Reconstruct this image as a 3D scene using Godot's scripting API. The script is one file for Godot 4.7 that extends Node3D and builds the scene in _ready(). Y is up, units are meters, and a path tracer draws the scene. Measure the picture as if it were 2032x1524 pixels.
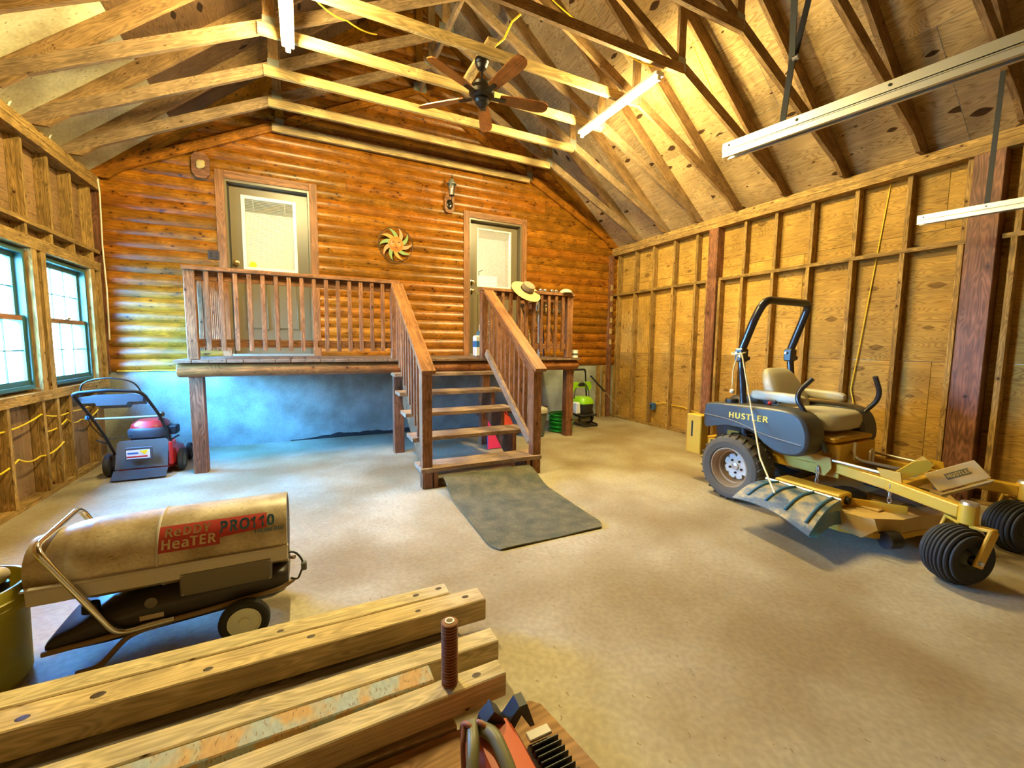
extends Node3D

class MB:
	var v := PackedVector3Array()
	var n := PackedVector3Array()
	var t := PackedVector2Array()
	func tri(a: Vector3, b: Vector3, c: Vector3, na: Vector3, nb: Vector3, nc: Vector3, ta := Vector2.ZERO, tb := Vector2.ZERO, tc := Vector2.ZERO) -> void:
		if (c - a).cross(b - a).dot(na + nb + nc) >= 0.0:
			v.append(a); v.append(b); v.append(c); n.append(na); n.append(nb); n.append(nc); t.append(ta); t.append(tb); t.append(tc)
		else:
			v.append(a); v.append(c); v.append(b); n.append(na); n.append(nc); n.append(nb); t.append(ta); t.append(tc); t.append(tb)
	func quad(a: Vector3, b: Vector3, c: Vector3, d: Vector3, nn: Vector3, ta := Vector2.ZERO, tb := Vector2.ZERO, tc := Vector2.ZERO, td := Vector2.ZERO) -> void:
		tri(a, b, c, nn, nn, nn, ta, tb, tc)
		tri(a, c, d, nn, nn, nn, ta, tc, td)
	# box with optional chamfer; u runs along the longest side
	func box(c: Vector3, s: Vector3, bs := Basis(), uvo := Vector2.ZERO, bevel := 0.0) -> MB:
		var h := s * 0.5
		var la := s.max_axis_index()
		for ax in 3:
			var a1 := (ax + 1) % 3
			var a2 := (ax + 2) % 3
			if a2 == la:
				var sw := a1
				a1 = a2
				a2 = sw
			var e1 := h[a1] - bevel
			var e2 := h[a2] - bevel
			for sg in [-1.0, 1.0]:
				var q := []
				var uv := []
				for k in [[-1, -1], [1, -1], [1, 1], [-1, 1]]:
					var p := Vector3.ZERO
					p[ax] = h[ax] * sg
					p[a1] = e1 * k[0]
					p[a2] = e2 * k[1]
					q.append(c + bs * p)
					uv.append(uvo + Vector2(p[a1], p[a2] + sg * 0.37 * ax))
				var nn := Vector3.ZERO
				nn[ax] = sg
				quad(q[0], q[1], q[2], q[3], bs * nn, uv[0], uv[1], uv[2], uv[3])
		if bevel > 0.0:
			for ax in 3:
				var a1 := (ax + 1) % 3
				var a2 := (ax + 2) % 3
				for s1 in [-1.0, 1.0]:
					for s2 in [-1.0, 1.0]:
						var q := []
						var uv := []
						for k in [[-1, 0], [1, 0], [1, 1], [-1, 1]]:
							var p := Vector3.ZERO
							p[ax] = (h[ax] - bevel) * k[0]
							p[a1] = (h[a1] - (bevel if k[1] else 0.0)) * s1
							p[a2] = (h[a2] - (0.0 if k[1] else bevel)) * s2
							q.append(c + bs * p)
							uv.append(uvo + Vector2(p[la], p[(la + 1) % 3] + p[(la + 2) % 3]))
						var nn := Vector3.ZERO
						nn[a1] = s1
						nn[a2] = s2
						quad(q[0], q[1], q[2], q[3], (bs * nn).normalized(), uv[0], uv[1], uv[2], uv[3])
			for s0 in [-1.0, 1.0]:
				for s1 in [-1.0, 1.0]:
					for s2 in [-1.0, 1.0]:
						var o := Vector3(s0, s1, s2)
						var i := h - Vector3.ONE * bevel
						var nn := (bs * o).normalized()
						tri(c + bs * (Vector3(h.x, i.y, i.z) * o), c + bs * (Vector3(i.x, h.y, i.z) * o), c + bs * (Vector3(i.x, i.y, h.z) * o), nn, nn, nn, uvo, uvo, uvo)
		return self
	# box between two corner points
	func bx(x0: float, x1: float, y0: float, y1: float, z0: float, z1: float, uvo := Vector2.ZERO, bevel := 0.0) -> MB:
		return box(Vector3((x0 + x1) / 2, (y0 + y1) / 2, (z0 + z1) / 2), Vector3(x1 - x0, y1 - y0, z1 - z0).abs(), Basis(), uvo, bevel)
	# bar of rectangular section from a to b; w across "side", h the other way
	func bar(a: Vector3, b: Vector3, w: float, h: float, up := Vector3.UP, uvo := Vector2.ZERO, bevel := 0.0) -> MB:
		var x := (b - a).normalized()
		var z := x.cross(up)
		if z.length() < 0.01:
			z = x.cross(Vector3.RIGHT)
		z = z.normalized()
		return box((a + b) / 2, Vector3((b - a).length(), h, w), Basis(x, z.cross(x).normalized(), z), uvo, bevel)
	func frame_of(d: Vector3) -> Array:
		var up := Vector3.UP if absf(d.y) < 0.9 else Vector3.RIGHT
		var s := d.cross(up).normalized()
		return [s, s.cross(d).normalized()]
	func cyl(a: Vector3, b: Vector3, ra: float, rb: float, seg := 14, caps := true) -> MB:
		var d := (b - a).normalized()
		var f := frame_of(d)
		var L := (b - a).length()
		var slope := (ra - rb) / maxf(L, 0.0001)
		for i in seg:
			var p := TAU * i / seg
			var q := TAU * (i + 1) / seg
			var e: Vector3 = f[0] * cos(p) + f[1] * sin(p)
			var g: Vector3 = f[0] * cos(q) + f[1] * sin(q)
			var ne := (e + d * slope).normalized()
			var ng := (g + d * slope).normalized()
			var u0 := float(i) / seg
			var u1 := float(i + 1) / seg
			if ra > 0.0: tri(a + e * ra, a + g * ra, b + g * rb, ne, ng, ng, Vector2(u0, 0), Vector2(u1, 0), Vector2(u1, L))
			if rb > 0.0: tri(a + e * ra, b + g * rb, b + e * rb, ne, ng, ne, Vector2(u0, 0), Vector2(u1, L), Vector2(u0, L))
			if caps:
				if ra > 0.0: tri(a, a + e * ra, a + g * ra, -d, -d, -d, Vector2.ZERO, Vector2(cos(p), sin(p)) * ra, Vector2(cos(q), sin(q)) * ra)
				if rb > 0.0: tri(b, b + e * rb, b + g * rb, d, d, d, Vector2.ZERO, Vector2(cos(p), sin(p)) * rb, Vector2(cos(q), sin(q)) * rb)
		return self
	# smooth surface through rows of points; normals face away from each row's middle unless out is given
	func loft(rows: Array, closed := true, caps := true, flip := false, away := true) -> MB:
		var R := rows.size()
		var C: int = rows[0].size()
		var nr := []
		for i in R:
			var cen := Vector3.ZERO
			for p in rows[i]: cen += p
			cen /= C
			var line := PackedVector3Array()
			for j in C:
				var du: Vector3 = rows[mini(i + 1, R - 1)][j] - rows[maxi(i - 1, 0)][j]
				var j0 := (j - 1 + C) % C if closed else maxi(j - 1, 0)
				var j1 := (j + 1) % C if closed else mini(j + 1, C - 1)
				var dv: Vector3 = rows[i][j1] - rows[i][j0]
				var nn := du.cross(dv).normalized()
				if away and nn.dot(rows[i][j] - cen) < 0.0: nn = -nn
				if flip: nn = -nn
				line.append(nn)
			nr.append(line)
		var vv := 0.0
		for i in R - 1:
			var step: float = (rows[i + 1][0] - rows[i][0]).length()
			var uu := 0.0
			for j in (C if closed else C - 1):
				var k := (j + 1) % C
				var w: float = (rows[i][k] - rows[i][j]).length()
				tri(rows[i][j], rows[i][k], rows[i + 1][k], nr[i][j], nr[i][k], nr[i + 1][k], Vector2(uu, vv), Vector2(uu + w, vv), Vector2(uu + w, vv + step))
				tri(rows[i][j], rows[i + 1][k], rows[i + 1][j], nr[i][j], nr[i + 1][k], nr[i + 1][j], Vector2(uu, vv), Vector2(uu + w, vv + step), Vector2(uu, vv + step))
				uu += w
			vv += step
		if caps and closed:
			for e in [0, R - 1]:
				var cen := Vector3.ZERO
				for p in rows[e]: cen += p
				cen /= C
				var o := 1 if e == 0 else R - 2
				var cc := Vector3.ZERO
				for p in rows[o]: cc += p
				var nn: Vector3 = (rows[e][1] - rows[e][0]).cross(rows[e][C / 2] - rows[e][0]).normalized()
				if nn.dot(cen - cc / C) < 0.0: nn = -nn
				for j in C:
					tri(cen, rows[e][j], rows[e][(j + 1) % C], nn, nn, nn)
		return self
	func tube(path: Array, r: float, seg := 8, closed := false, r2 := -1.0) -> MB:
		var P := path.size()
		var rows := []
		var side := Vector3.ZERO
		for i in P:
			var a: Vector3 = path[(i - 1 + P) % P] if closed else path[maxi(i - 1, 0)]
			var b: Vector3 = path[(i + 1) % P] if closed else path[mini(i + 1, P - 1)]
			var d := (b - a).normalized()
			if side == Vector3.ZERO:
				side = frame_of(d)[0]
			side = (side - d * side.dot(d)).normalized()
			var up := side.cross(d)
			var rr := r if r2 < 0.0 else lerpf(r, r2, float(i) / (P - 1))
			var ring := PackedVector3Array()
			for k in seg:
				var w := TAU * k / seg
				ring.append(path[i] + (side * cos(w) + up * sin(w)) * rr)
			rows.append(ring)
		if closed:
			rows.append(rows[0])
		return loft(rows, true, not closed)
	# turned shape: profile of (radius, height) about local y
	func lathe(pr: Array, seg := 20, xf := Transform3D(), caps := true) -> MB:
		var m := pr.size()
		for i in m - 1:
			var p: Vector2 = pr[i]
			var q: Vector2 = pr[i + 1]
			if p.distance_to(q) < 0.00001: continue
			var nn := Vector2(q.y - p.y, p.x - q.x).normalized()
			for k in seg:
				var a := TAU * k / seg
				var b := TAU * (k + 1) / seg
				var ea := Vector3(cos(a), 0, sin(a))
				var eb := Vector3(cos(b), 0, sin(b))
				var na := xf.basis * (ea * nn.x + Vector3.UP * nn.y).normalized()
				var nb := xf.basis * (eb * nn.x + Vector3.UP * nn.y).normalized()
				var A := xf * (ea * p.x + Vector3.UP * p.y)
				var B := xf * (eb * p.x + Vector3.UP * p.y)
				var Cc := xf * (eb * q.x + Vector3.UP * q.y)
				var D := xf * (ea * q.x + Vector3.UP * q.y)
				var u0 := float(k) / seg
				var u1 := float(k + 1) / seg
				if p.x > 0.0: tri(A, B, Cc, na, nb, nb, Vector2(u0, p.y), Vector2(u1, p.y), Vector2(u1, q.y))
				if q.x > 0.0: tri(A, Cc, D, na, nb, na, Vector2(u0, p.y), Vector2(u1, q.y), Vector2(u0, q.y))
		return self
	# polygon in local xy pushed from z0 to z1; grain angle turns the uv
	func extrude(poly: PackedVector2Array, z0: float, z1: float, xf := Transform3D(), grain := 0.0, uvo := Vector2.ZERO) -> MB:
		var ix := Geometry2D.triangulate_polygon(poly)
		for zz in [z0, z1]:
			var nn := xf.basis * Vector3(0, 0, signf(zz - (z0 + z1) * 0.5))
			for i in range(0, ix.size(), 3):
				var q := []
				var u := []
				for k in 3:
					var p := poly[ix[i + k]]
					q.append(xf * Vector3(p.x, p.y, zz))
					u.append(uvo + p.rotated(-grain))
				tri(q[0], q[1], q[2], nn, nn, nn, u[0], u[1], u[2])
		var area := 0.0
		for i in poly.size():
			area += poly[i].cross(poly[(i + 1) % poly.size()])
		for i in poly.size():
			var p := poly[i]
			var q := poly[(i + 1) % poly.size()]
			var e := (q - p).normalized()
			var nn2 := Vector2(e.y, -e.x) * signf(area)
			var up := p.rotated(-grain)
			var uq := q.rotated(-grain)
			quad(xf * Vector3(p.x, p.y, z0), xf * Vector3(q.x, q.y, z0), xf * Vector3(q.x, q.y, z1), xf * Vector3(p.x, p.y, z1), xf.basis * Vector3(nn2.x, nn2.y, 0),
				uvo + Vector2(up.x, z0), uvo + Vector2(uq.x, z0), uvo + Vector2(uq.x, z1), uvo + Vector2(up.x, z1))
		return self
	func ball(c: Vector3, r: Vector3, seg := 14, rings := 8, bs := Basis(), from := -PI / 2, to := PI / 2) -> MB:
		for i in rings:
			var a := lerpf(from, to, float(i) / rings)
			var b := lerpf(from, to, float(i + 1) / rings)
			for k in seg:
				var p := TAU * k / seg
				var q := TAU * (k + 1) / seg
				var d := []
				for w in [[a, p], [a, q], [b, q], [b, p]]:
					d.append(Vector3(cos(w[0]) * cos(w[1]), sin(w[0]), cos(w[0]) * sin(w[1])))
				var pt := []
				var nn := []
				for e in d:
					pt.append(c + bs * (e * r))
					nn.append((bs * (e / r)).normalized())
				if i > 0 or from > -1.5: tri(pt[0], pt[1], pt[2], nn[0], nn[1], nn[2], Vector2(p, a), Vector2(q, a), Vector2(q, b))
				if i < rings - 1 or to < 1.5: tri(pt[0], pt[2], pt[3], nn[0], nn[2], nn[3], Vector2(p, a), Vector2(q, b), Vector2(p, b))
		return self
	# open sheet through rows of points, given a thickness
	func sheet(rows: Array, th: float) -> MB:
		var R := rows.size()
		var C: int = rows[0].size()
		var top := []
		var bot := []
		var nr := []
		for i in R:
			var a := PackedVector3Array()
			var b := PackedVector3Array()
			var c := PackedVector3Array()
			for j in C:
				var du: Vector3 = rows[mini(i + 1, R - 1)][j] - rows[maxi(i - 1, 0)][j]
				var dv: Vector3 = rows[i][mini(j + 1, C - 1)] - rows[i][maxi(j - 1, 0)]
				var nn := du.cross(dv).normalized()
				if nn.y < 0.0: nn = -nn
				a.append(rows[i][j] + nn * th * 0.5)
				b.append(rows[i][j] - nn * th * 0.5)
				c.append(nn)
			top.append(a); bot.append(b); nr.append(c)
		var vv := 0.0
		for i in R - 1:
			var uu := 0.0
			var step: float = (rows[i + 1][0] - rows[i][0]).length()
			for j in C - 1:
				var w: float = (rows[i][j + 1] - rows[i][j]).length()
				var ua := Vector2(uu, vv)
				var ub := Vector2(uu + w, vv)
				var uc := Vector2(uu + w, vv + step)
				var ud := Vector2(uu, vv + step)
				tri(top[i][j], top[i][j + 1], top[i + 1][j + 1], nr[i][j], nr[i][j + 1], nr[i + 1][j + 1], ua, ub, uc)
				tri(top[i][j], top[i + 1][j + 1], top[i + 1][j], nr[i][j], nr[i + 1][j + 1], nr[i + 1][j], ua, uc, ud)
				tri(bot[i][j], bot[i][j + 1], bot[i + 1][j + 1], -nr[i][j], -nr[i][j + 1], -nr[i + 1][j + 1], ua, ub, uc)
				tri(bot[i][j], bot[i + 1][j + 1], bot[i + 1][j], -nr[i][j], -nr[i + 1][j + 1], -nr[i + 1][j], ua, uc, ud)
				uu += w
			vv += step
		for j in C - 1:
			for i in [0, R - 1]:
				var o: Vector3 = (rows[i][j] - rows[1 if i == 0 else R - 2][j]).normalized()
				quad(top[i][j], top[i][j + 1], bot[i][j + 1], bot[i][j], o)
		for i in R - 1:
			for j in [0, C - 1]:
				var o: Vector3 = (rows[i][j] - rows[i][1 if j == 0 else C - 2]).normalized()
				quad(top[i][j], top[i + 1][j], bot[i + 1][j], bot[i][j], o)
		return self
	func mesh() -> ArrayMesh:
		var a := []
		a.resize(Mesh.ARRAY_MAX)
		a[Mesh.ARRAY_VERTEX] = v
		a[Mesh.ARRAY_NORMAL] = n
		a[Mesh.ARRAY_TEX_UV] = t
		var m := ArrayMesh.new()
		m.add_surface_from_arrays(Mesh.PRIMITIVE_TRIANGLES, a)
		return m

var rng := RandomNumberGenerator.new()
var taken := {}
var M := {}

func V(x: float, y: float, z: float) -> Vector3:
	return Vector3(x, y, z)

func numbered(called: String) -> String:
	var k: int = taken.get(called, -1) + 1
	taken[called] = k
	return called if k == 0 else "%s_%03d" % [called, k]

func thing(called: String, label: String, category: String, at := Vector3.ZERO, group := "") -> Node3D:
	var o := Node3D.new()
	o.name = numbered(called)
	add_child(o, true)
	o.position = at
	o.set_meta("label", label)
	o.set_meta("category", category)
	if group:
		o.set_meta("group", group)
	return o

func structure(called: String) -> Node3D:
	var o := Node3D.new()
	o.name = called
	add_child(o, true)
	o.set_meta("kind", "structure")
	return o

func part(parent: Node3D, called: String, mb: MB, m: Material, label := "") -> MeshInstance3D:
	var o := MeshInstance3D.new()
	o.name = called
	o.mesh = mb.mesh()
	o.material_override = m
	o.cast_shadow = GeometryInstance3D.SHADOW_CASTING_SETTING_ON
	parent.add_child(o, true)
	if label:
		o.set_meta("label", label)
	return o

func ru() -> Vector2:
	return Vector2(rng.randf() * 7.0, rng.randf() * 5.0)

# plain axis-aligned board as a part
func board(parent: Node3D, called: String, m: Material, x0: float, x1: float, y0: float, y1: float, z0: float, z1: float, bevel := 0.0) -> MeshInstance3D:
	return part(parent, called, MB.new().bx(x0, x1, y0, y1, z0, z1, ru(), bevel), m)

func arc(c: Vector3, ax: Vector3, ay: Vector3, a0: float, a1: float, k: int) -> Array:
	var out := []
	for i in k + 1:
		var a := lerpf(a0, a1, float(i) / k)
		out.append(c + ax * cos(a) + ay * sin(a))
	return out

# rounds the corners of a path
func smooth(path: Array, r: float, k := 4) -> Array:
	var out := [path[0]]
	for i in range(1, path.size() - 1):
		var p: Vector3 = path[i]
		var a: Vector3 = path[i - 1] - p
		var b: Vector3 = path[i + 1] - p
		var d := minf(r, minf(a.length(), b.length()) * 0.49)
		var s := p + a.normalized() * d
		var e := p + b.normalized() * d
		for j in k + 1:
			var w := float(j) / k
			out.append(s.lerp(p, w).lerp(p.lerp(e, w), w))
	out.append(path[-1])
	return out

# a cable that hangs a little between its points
func sag(path: Array, drop: float, k := 6) -> Array:
	var out := []
	for i in path.size() - 1:
		for j in k:
			var w := float(j) / k
			out.append(path[i].lerp(path[i + 1], w) - Vector3(0, drop * 4.0 * w * (1.0 - w), 0))
	out.append(path[-1])
	return out

func setup_view() -> void:
	var cam := Camera3D.new()
	cam.name = "camera"
	add_child(cam)
	cam.transform = Transform3D(Basis(Vector3(0.89770684, 0.0102534, 0.44047394), Vector3(0.03144873, 0.99568801, -0.08727175), Vector3(-0.43946945, 0.0921968, 0.89351349)).orthonormalized(), Vector3(0, 1.34, 0))
	cam.fov = 84.493
	cam.near = 0.02
	cam.far = 200.0
	cam.current = true
	var sky := ProceduralSkyMaterial.new()
	sky.sky_top_color = Color(0.28, 0.64, 1.0)
	sky.sky_horizon_color = Color(0.46, 0.76, 1.0)
	sky.sky_curve = 0.2
	sky.ground_bottom_color = Color(0.5, 0.52, 0.5)
	sky.ground_horizon_color = Color(0.46, 0.76, 1.0)
	sky.energy_multiplier = 270.0
	var env := Environment.new()
	env.background_mode = Environment.BG_SKY
	env.sky = Sky.new()
	env.sky.sky_material = sky
	env.tonemap_mode = Environment.TONE_MAPPER_LINEAR
	env.tonemap_exposure = 1.1
	env.sdfgi_enabled = true
	env.ssao_enabled = true
	env.ssil_enabled = true
	var we := WorldEnvironment.new()
	we.name = "environment"
	we.environment = env
	add_child(we)

func tube_light(x: float, y: float, z0: float, z1: float, label: String, strength: float) -> void:
	var t := thing("tube_light", label, "lamp", Vector3.ZERO, "lit tubes under the trusses")
	part(t, "tube", MB.new().cyl(V(x, y, z0), V(x, y, z1), 0.018, 0.018, 16), M.tube_glow, "glowing white tube")
	part(t, "housing", MB.new().bx(x - 0.05, x + 0.05, y + 0.022, y + 0.06, z0 - 0.02, z1 + 0.02, Vector2.ZERO, 0.006), M.white_plastic)
	for e in [z0, z1]:
		part(t, "lamp_holder", MB.new().bx(x - 0.02, x + 0.02, y - 0.02, y + 0.024, e - 0.012, e + 0.012, Vector2.ZERO, 0.004), M.white_plastic)
	for k in 5:
		var o := OmniLight3D.new()
		o.name = "tube_lamp"
		o.light_color = Color(1.0, 0.915, 0.63)
		o.light_energy = strength * 0.66 / 5.0
		o.light_size = 0.03
		o.omni_range = 20.0
		o.omni_attenuation = 2.0
		o.shadow_enabled = true
		t.add_child(o, true)
		o.position = V(x, y - 0.05, lerpf(z0, z1, (k + 0.5) / 5.0))
	var a := AreaLight3D.new()
	a.name = "tube_lamp"
	a.light_color = Color(1.0, 0.915, 0.63)
	a.light_energy = strength * 0.5
	a.area_size = Vector2(0.04, z1 - z0)
	a.area_range = 20.0
	a.area_attenuation = 2.0
	a.shadow_enabled = true
	t.add_child(a, true)
	a.transform = Transform3D(Basis(Vector3.RIGHT, -PI / 2), V(x, y - 0.03, (z0 + z1) / 2))

func build_lights() -> void:
	tube_light(3.08, 3.85, -4.43, -3.20, "lit white tube light hung beside the ceiling fan, over the mower side", 14.0)
	tube_light(-0.04, 3.85, -4.35, -3.13, "lit white tube light hung over the window side of the room", 14.0)

func lin(r: float, g: float, b: float) -> Color:
	return Color(r, g, b).linear_to_srgb()

func mat(called: String, c: Color, rough := 0.8, metal := 0.0, spec := 0.5) -> StandardMaterial3D:
	var m := StandardMaterial3D.new()
	m.resource_name = called
	m.albedo_color = c
	m.roughness = rough
	m.metallic = metal
	m.metallic_specular = spec
	M[called] = m
	return m

# seamless noise picture, stretched sx times along u and sy times along v, as bytes
func field(w: int, h: int, sx: int, sy: int, freq: float, sd: int, oct := 4) -> PackedByteArray:
	var f := FastNoiseLite.new()
	f.noise_type = FastNoiseLite.TYPE_SIMPLEX_SMOOTH
	f.seed = sd
	f.frequency = freq
	f.fractal_octaves = oct
	var im := f.get_seamless_image(w / sx, h / sy)
	if sx > 1 or sy > 1:
		im.resize(w, h, Image.INTERPOLATE_CUBIC)
	im.convert(Image.FORMAT_L8)
	return im.get_data()

func picture(w: int, h: int, rgb: PackedByteArray) -> ImageTexture:
	return ImageTexture.create_from_image(Image.create_from_data(w, h, false, Image.FORMAT_RGB8, rgb))

# sawn or planed wood: fine grain along u, with knots; near white so that a tint gives the kind
func wood_picture(w: int, h: int, sd: int, knots: int, contrast: float, knot_dark: float, size: float) -> ImageTexture:
	var fine := field(w, h, 32, 1, 0.09, sd, 3)
	var wide := field(w, h, 8, 1, 0.012, sd + 1, 3)
	var blot := field(w, h, 1, 1, 0.006, sd + 2, 3)
	var rg := RandomNumberGenerator.new()
	rg.seed = sd
	var dark := PackedFloat32Array()
	dark.resize(w * h)
	for k in knots:
		var cx := rg.randi_range(0, w - 1)
		var cy := rg.randi_range(0, h - 1)
		var rx := size * rg.randf_range(0.5, 1.2)
		var ry := rx * rg.randf_range(0.55, 0.9)
		for y in range(int(-ry * 2.4), int(ry * 2.4) + 1):
			for x in range(int(-rx * 4.5), int(rx * 4.5) + 1):
				var core := Vector2(x / rx, y / ry).length()
				var halo := Vector2(x / (rx * 4.0), y / (ry * 2.2)).length()
				var d := clampf(1.25 - core, 0.0, 1.0) * knot_dark + clampf(1.0 - halo, 0.0, 1.0) * 0.22
				var at := ((cy + y + h * 4) % h) * w + (cx + x + w * 4) % w
				dark[at] = minf(1.0, maxf(dark[at], d))
	var out := PackedByteArray()
	out.resize(w * h * 3)
	for i in w * h:
		var ring := 0.5 + 0.5 * sin(wide[i] * 0.22 + dark[i] * 9.0)
		var s := 0.97 - contrast * (0.30 * (1.0 - fine[i] / 255.0) + 0.22 * ring + 0.30 * (blot[i] / 255.0))
		var d := dark[i]
		out[i * 3] = int(255.0 * clampf(s * (1.0 - 0.72 * d), 0, 1))
		out[i * 3 + 1] = int(255.0 * clampf(s * (1.0 - 0.83 * d) - contrast * 0.02, 0, 1))
		out[i * 3 + 2] = int(255.0 * clampf(s * (1.0 - 0.88 * d) - contrast * 0.04, 0, 1))
	return picture(w, h, out)

# rotary-cut plywood: wavy cathedral lines along u, football-shaped plugs and knots
func ply_picture(w: int, h: int, sd: int, plugs: int, lines: float, plug_dark: float) -> ImageTexture:
	var big := field(w, h, 8, 1, 0.010, sd, 3)
	var fine := field(w, h, 16, 1, 0.06, sd + 1, 3)
	var blot := field(w, h, 1, 1, 0.004, sd + 2, 4)
	var rg := RandomNumberGenerator.new()
	rg.seed = sd
	var dark := PackedFloat32Array()
	dark.resize(w * h)
	for k in plugs:
		var cx := rg.randi_range(0, w - 1)
		var cy := rg.randi_range(0, h - 1)
		var rx := rg.randf_range(18, 34) if k % 2 == 0 else rg.randf_range(5, 11)
		var ry := rx * rg.randf_range(0.36, 0.5)
		for y in range(int(-ry), int(ry) + 1):
			for x in range(int(-rx), int(rx) + 1):
				var e := absf(y / ry) + pow(absf(x / rx), 1.8)
				if e < 1.0:
					var at := ((cy + y + h * 4) % h) * w + (cx + x + w * 4) % w
					dark[at] = clampf((1.0 - e) * 5.0, 0.0, 1.0) * plug_dark * (0.75 + 0.25 * fine[at] / 255.0)
	var out := PackedByteArray()
	out.resize(w * h * 3)
	for i in w * h:
		var ph := big[i] / 255.0 * lines
		var ring := pow(0.5 + 0.5 * sin(ph * TAU), 3.0)
		var s := 0.98 - 0.15 * ring - 0.12 * (1.0 - fine[i] / 255.0) - 0.20 * (blot[i] / 255.0)
		var d := dark[i]
		out[i * 3] = int(255.0 * clampf(s * (1.0 - 0.68 * d), 0, 1))
		out[i * 3 + 1] = int(255.0 * clampf((s - 0.03 * ring) * (1.0 - 0.76 * d), 0, 1))
		out[i * 3 + 2] = int(255.0 * clampf((s - 0.06 * ring) * (1.0 - 0.82 * d), 0, 1))
	return picture(w, h, out)

# blotchy mineral or painted surface between two colours, with specks
func mottle_picture(w: int, h: int, sd: int, a: Color, b: Color, freq: float, specks: int, speck: Color, sharp := 1.0) -> ImageTexture:
	var big := field(w, h, 1, 1, freq, sd, 5)
	var fine := field(w, h, 1, 1, 0.12, sd + 1, 2)
	var out := PackedByteArray()
	out.resize(w * h * 3)
	for i in w * h:
		var k := clampf((big[i] / 255.0 - 0.5) * sharp + 0.5, 0, 1)
		var c := a.lerp(b, k)
		var s := 0.93 + 0.14 * (fine[i] / 255.0)
		out[i * 3] = int(255.0 * clampf(c.r * s, 0, 1))
		out[i * 3 + 1] = int(255.0 * clampf(c.g * s, 0, 1))
		out[i * 3 + 2] = int(255.0 * clampf(c.b * s, 0, 1))
	var rg := RandomNumberGenerator.new()
	rg.seed = sd
	for k in specks:
		var x := rg.randi_range(2, w - 4)
		var y := rg.randi_range(2, h - 4)
		var l := rg.randi_range(1, 4)
		var dx := rg.randf_range(-1, 1)
		for j in l:
			var at := (y + j) * w + clampi(x + int(dx * j), 0, w - 1)
			if at < w * h:
				out[at * 3] = int(255.0 * speck.r)
				out[at * 3 + 1] = int(255.0 * speck.g)
				out[at * 3 + 2] = int(255.0 * speck.b)
	return picture(w, h, out)

func grained(called: String, c: Color, tex: Texture2D, us: float, vs: float, rough: float, spec := 0.35) -> StandardMaterial3D:
	var m := mat(called, c, rough, 0.0, spec)
	m.albedo_texture = tex
	m.uv1_scale = Vector3(us, vs, 1)
	return m

func planar(called: String, c: Color, tex: Texture2D, scale: float, rough: float, spec := 0.4) -> StandardMaterial3D:
	var m := mat(called, c, rough, 0.0, spec)
	m.albedo_texture = tex
	m.uv1_triplanar = true
	m.uv1_world_triplanar = true
	m.uv1_scale = Vector3.ONE * scale
	return m

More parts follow.
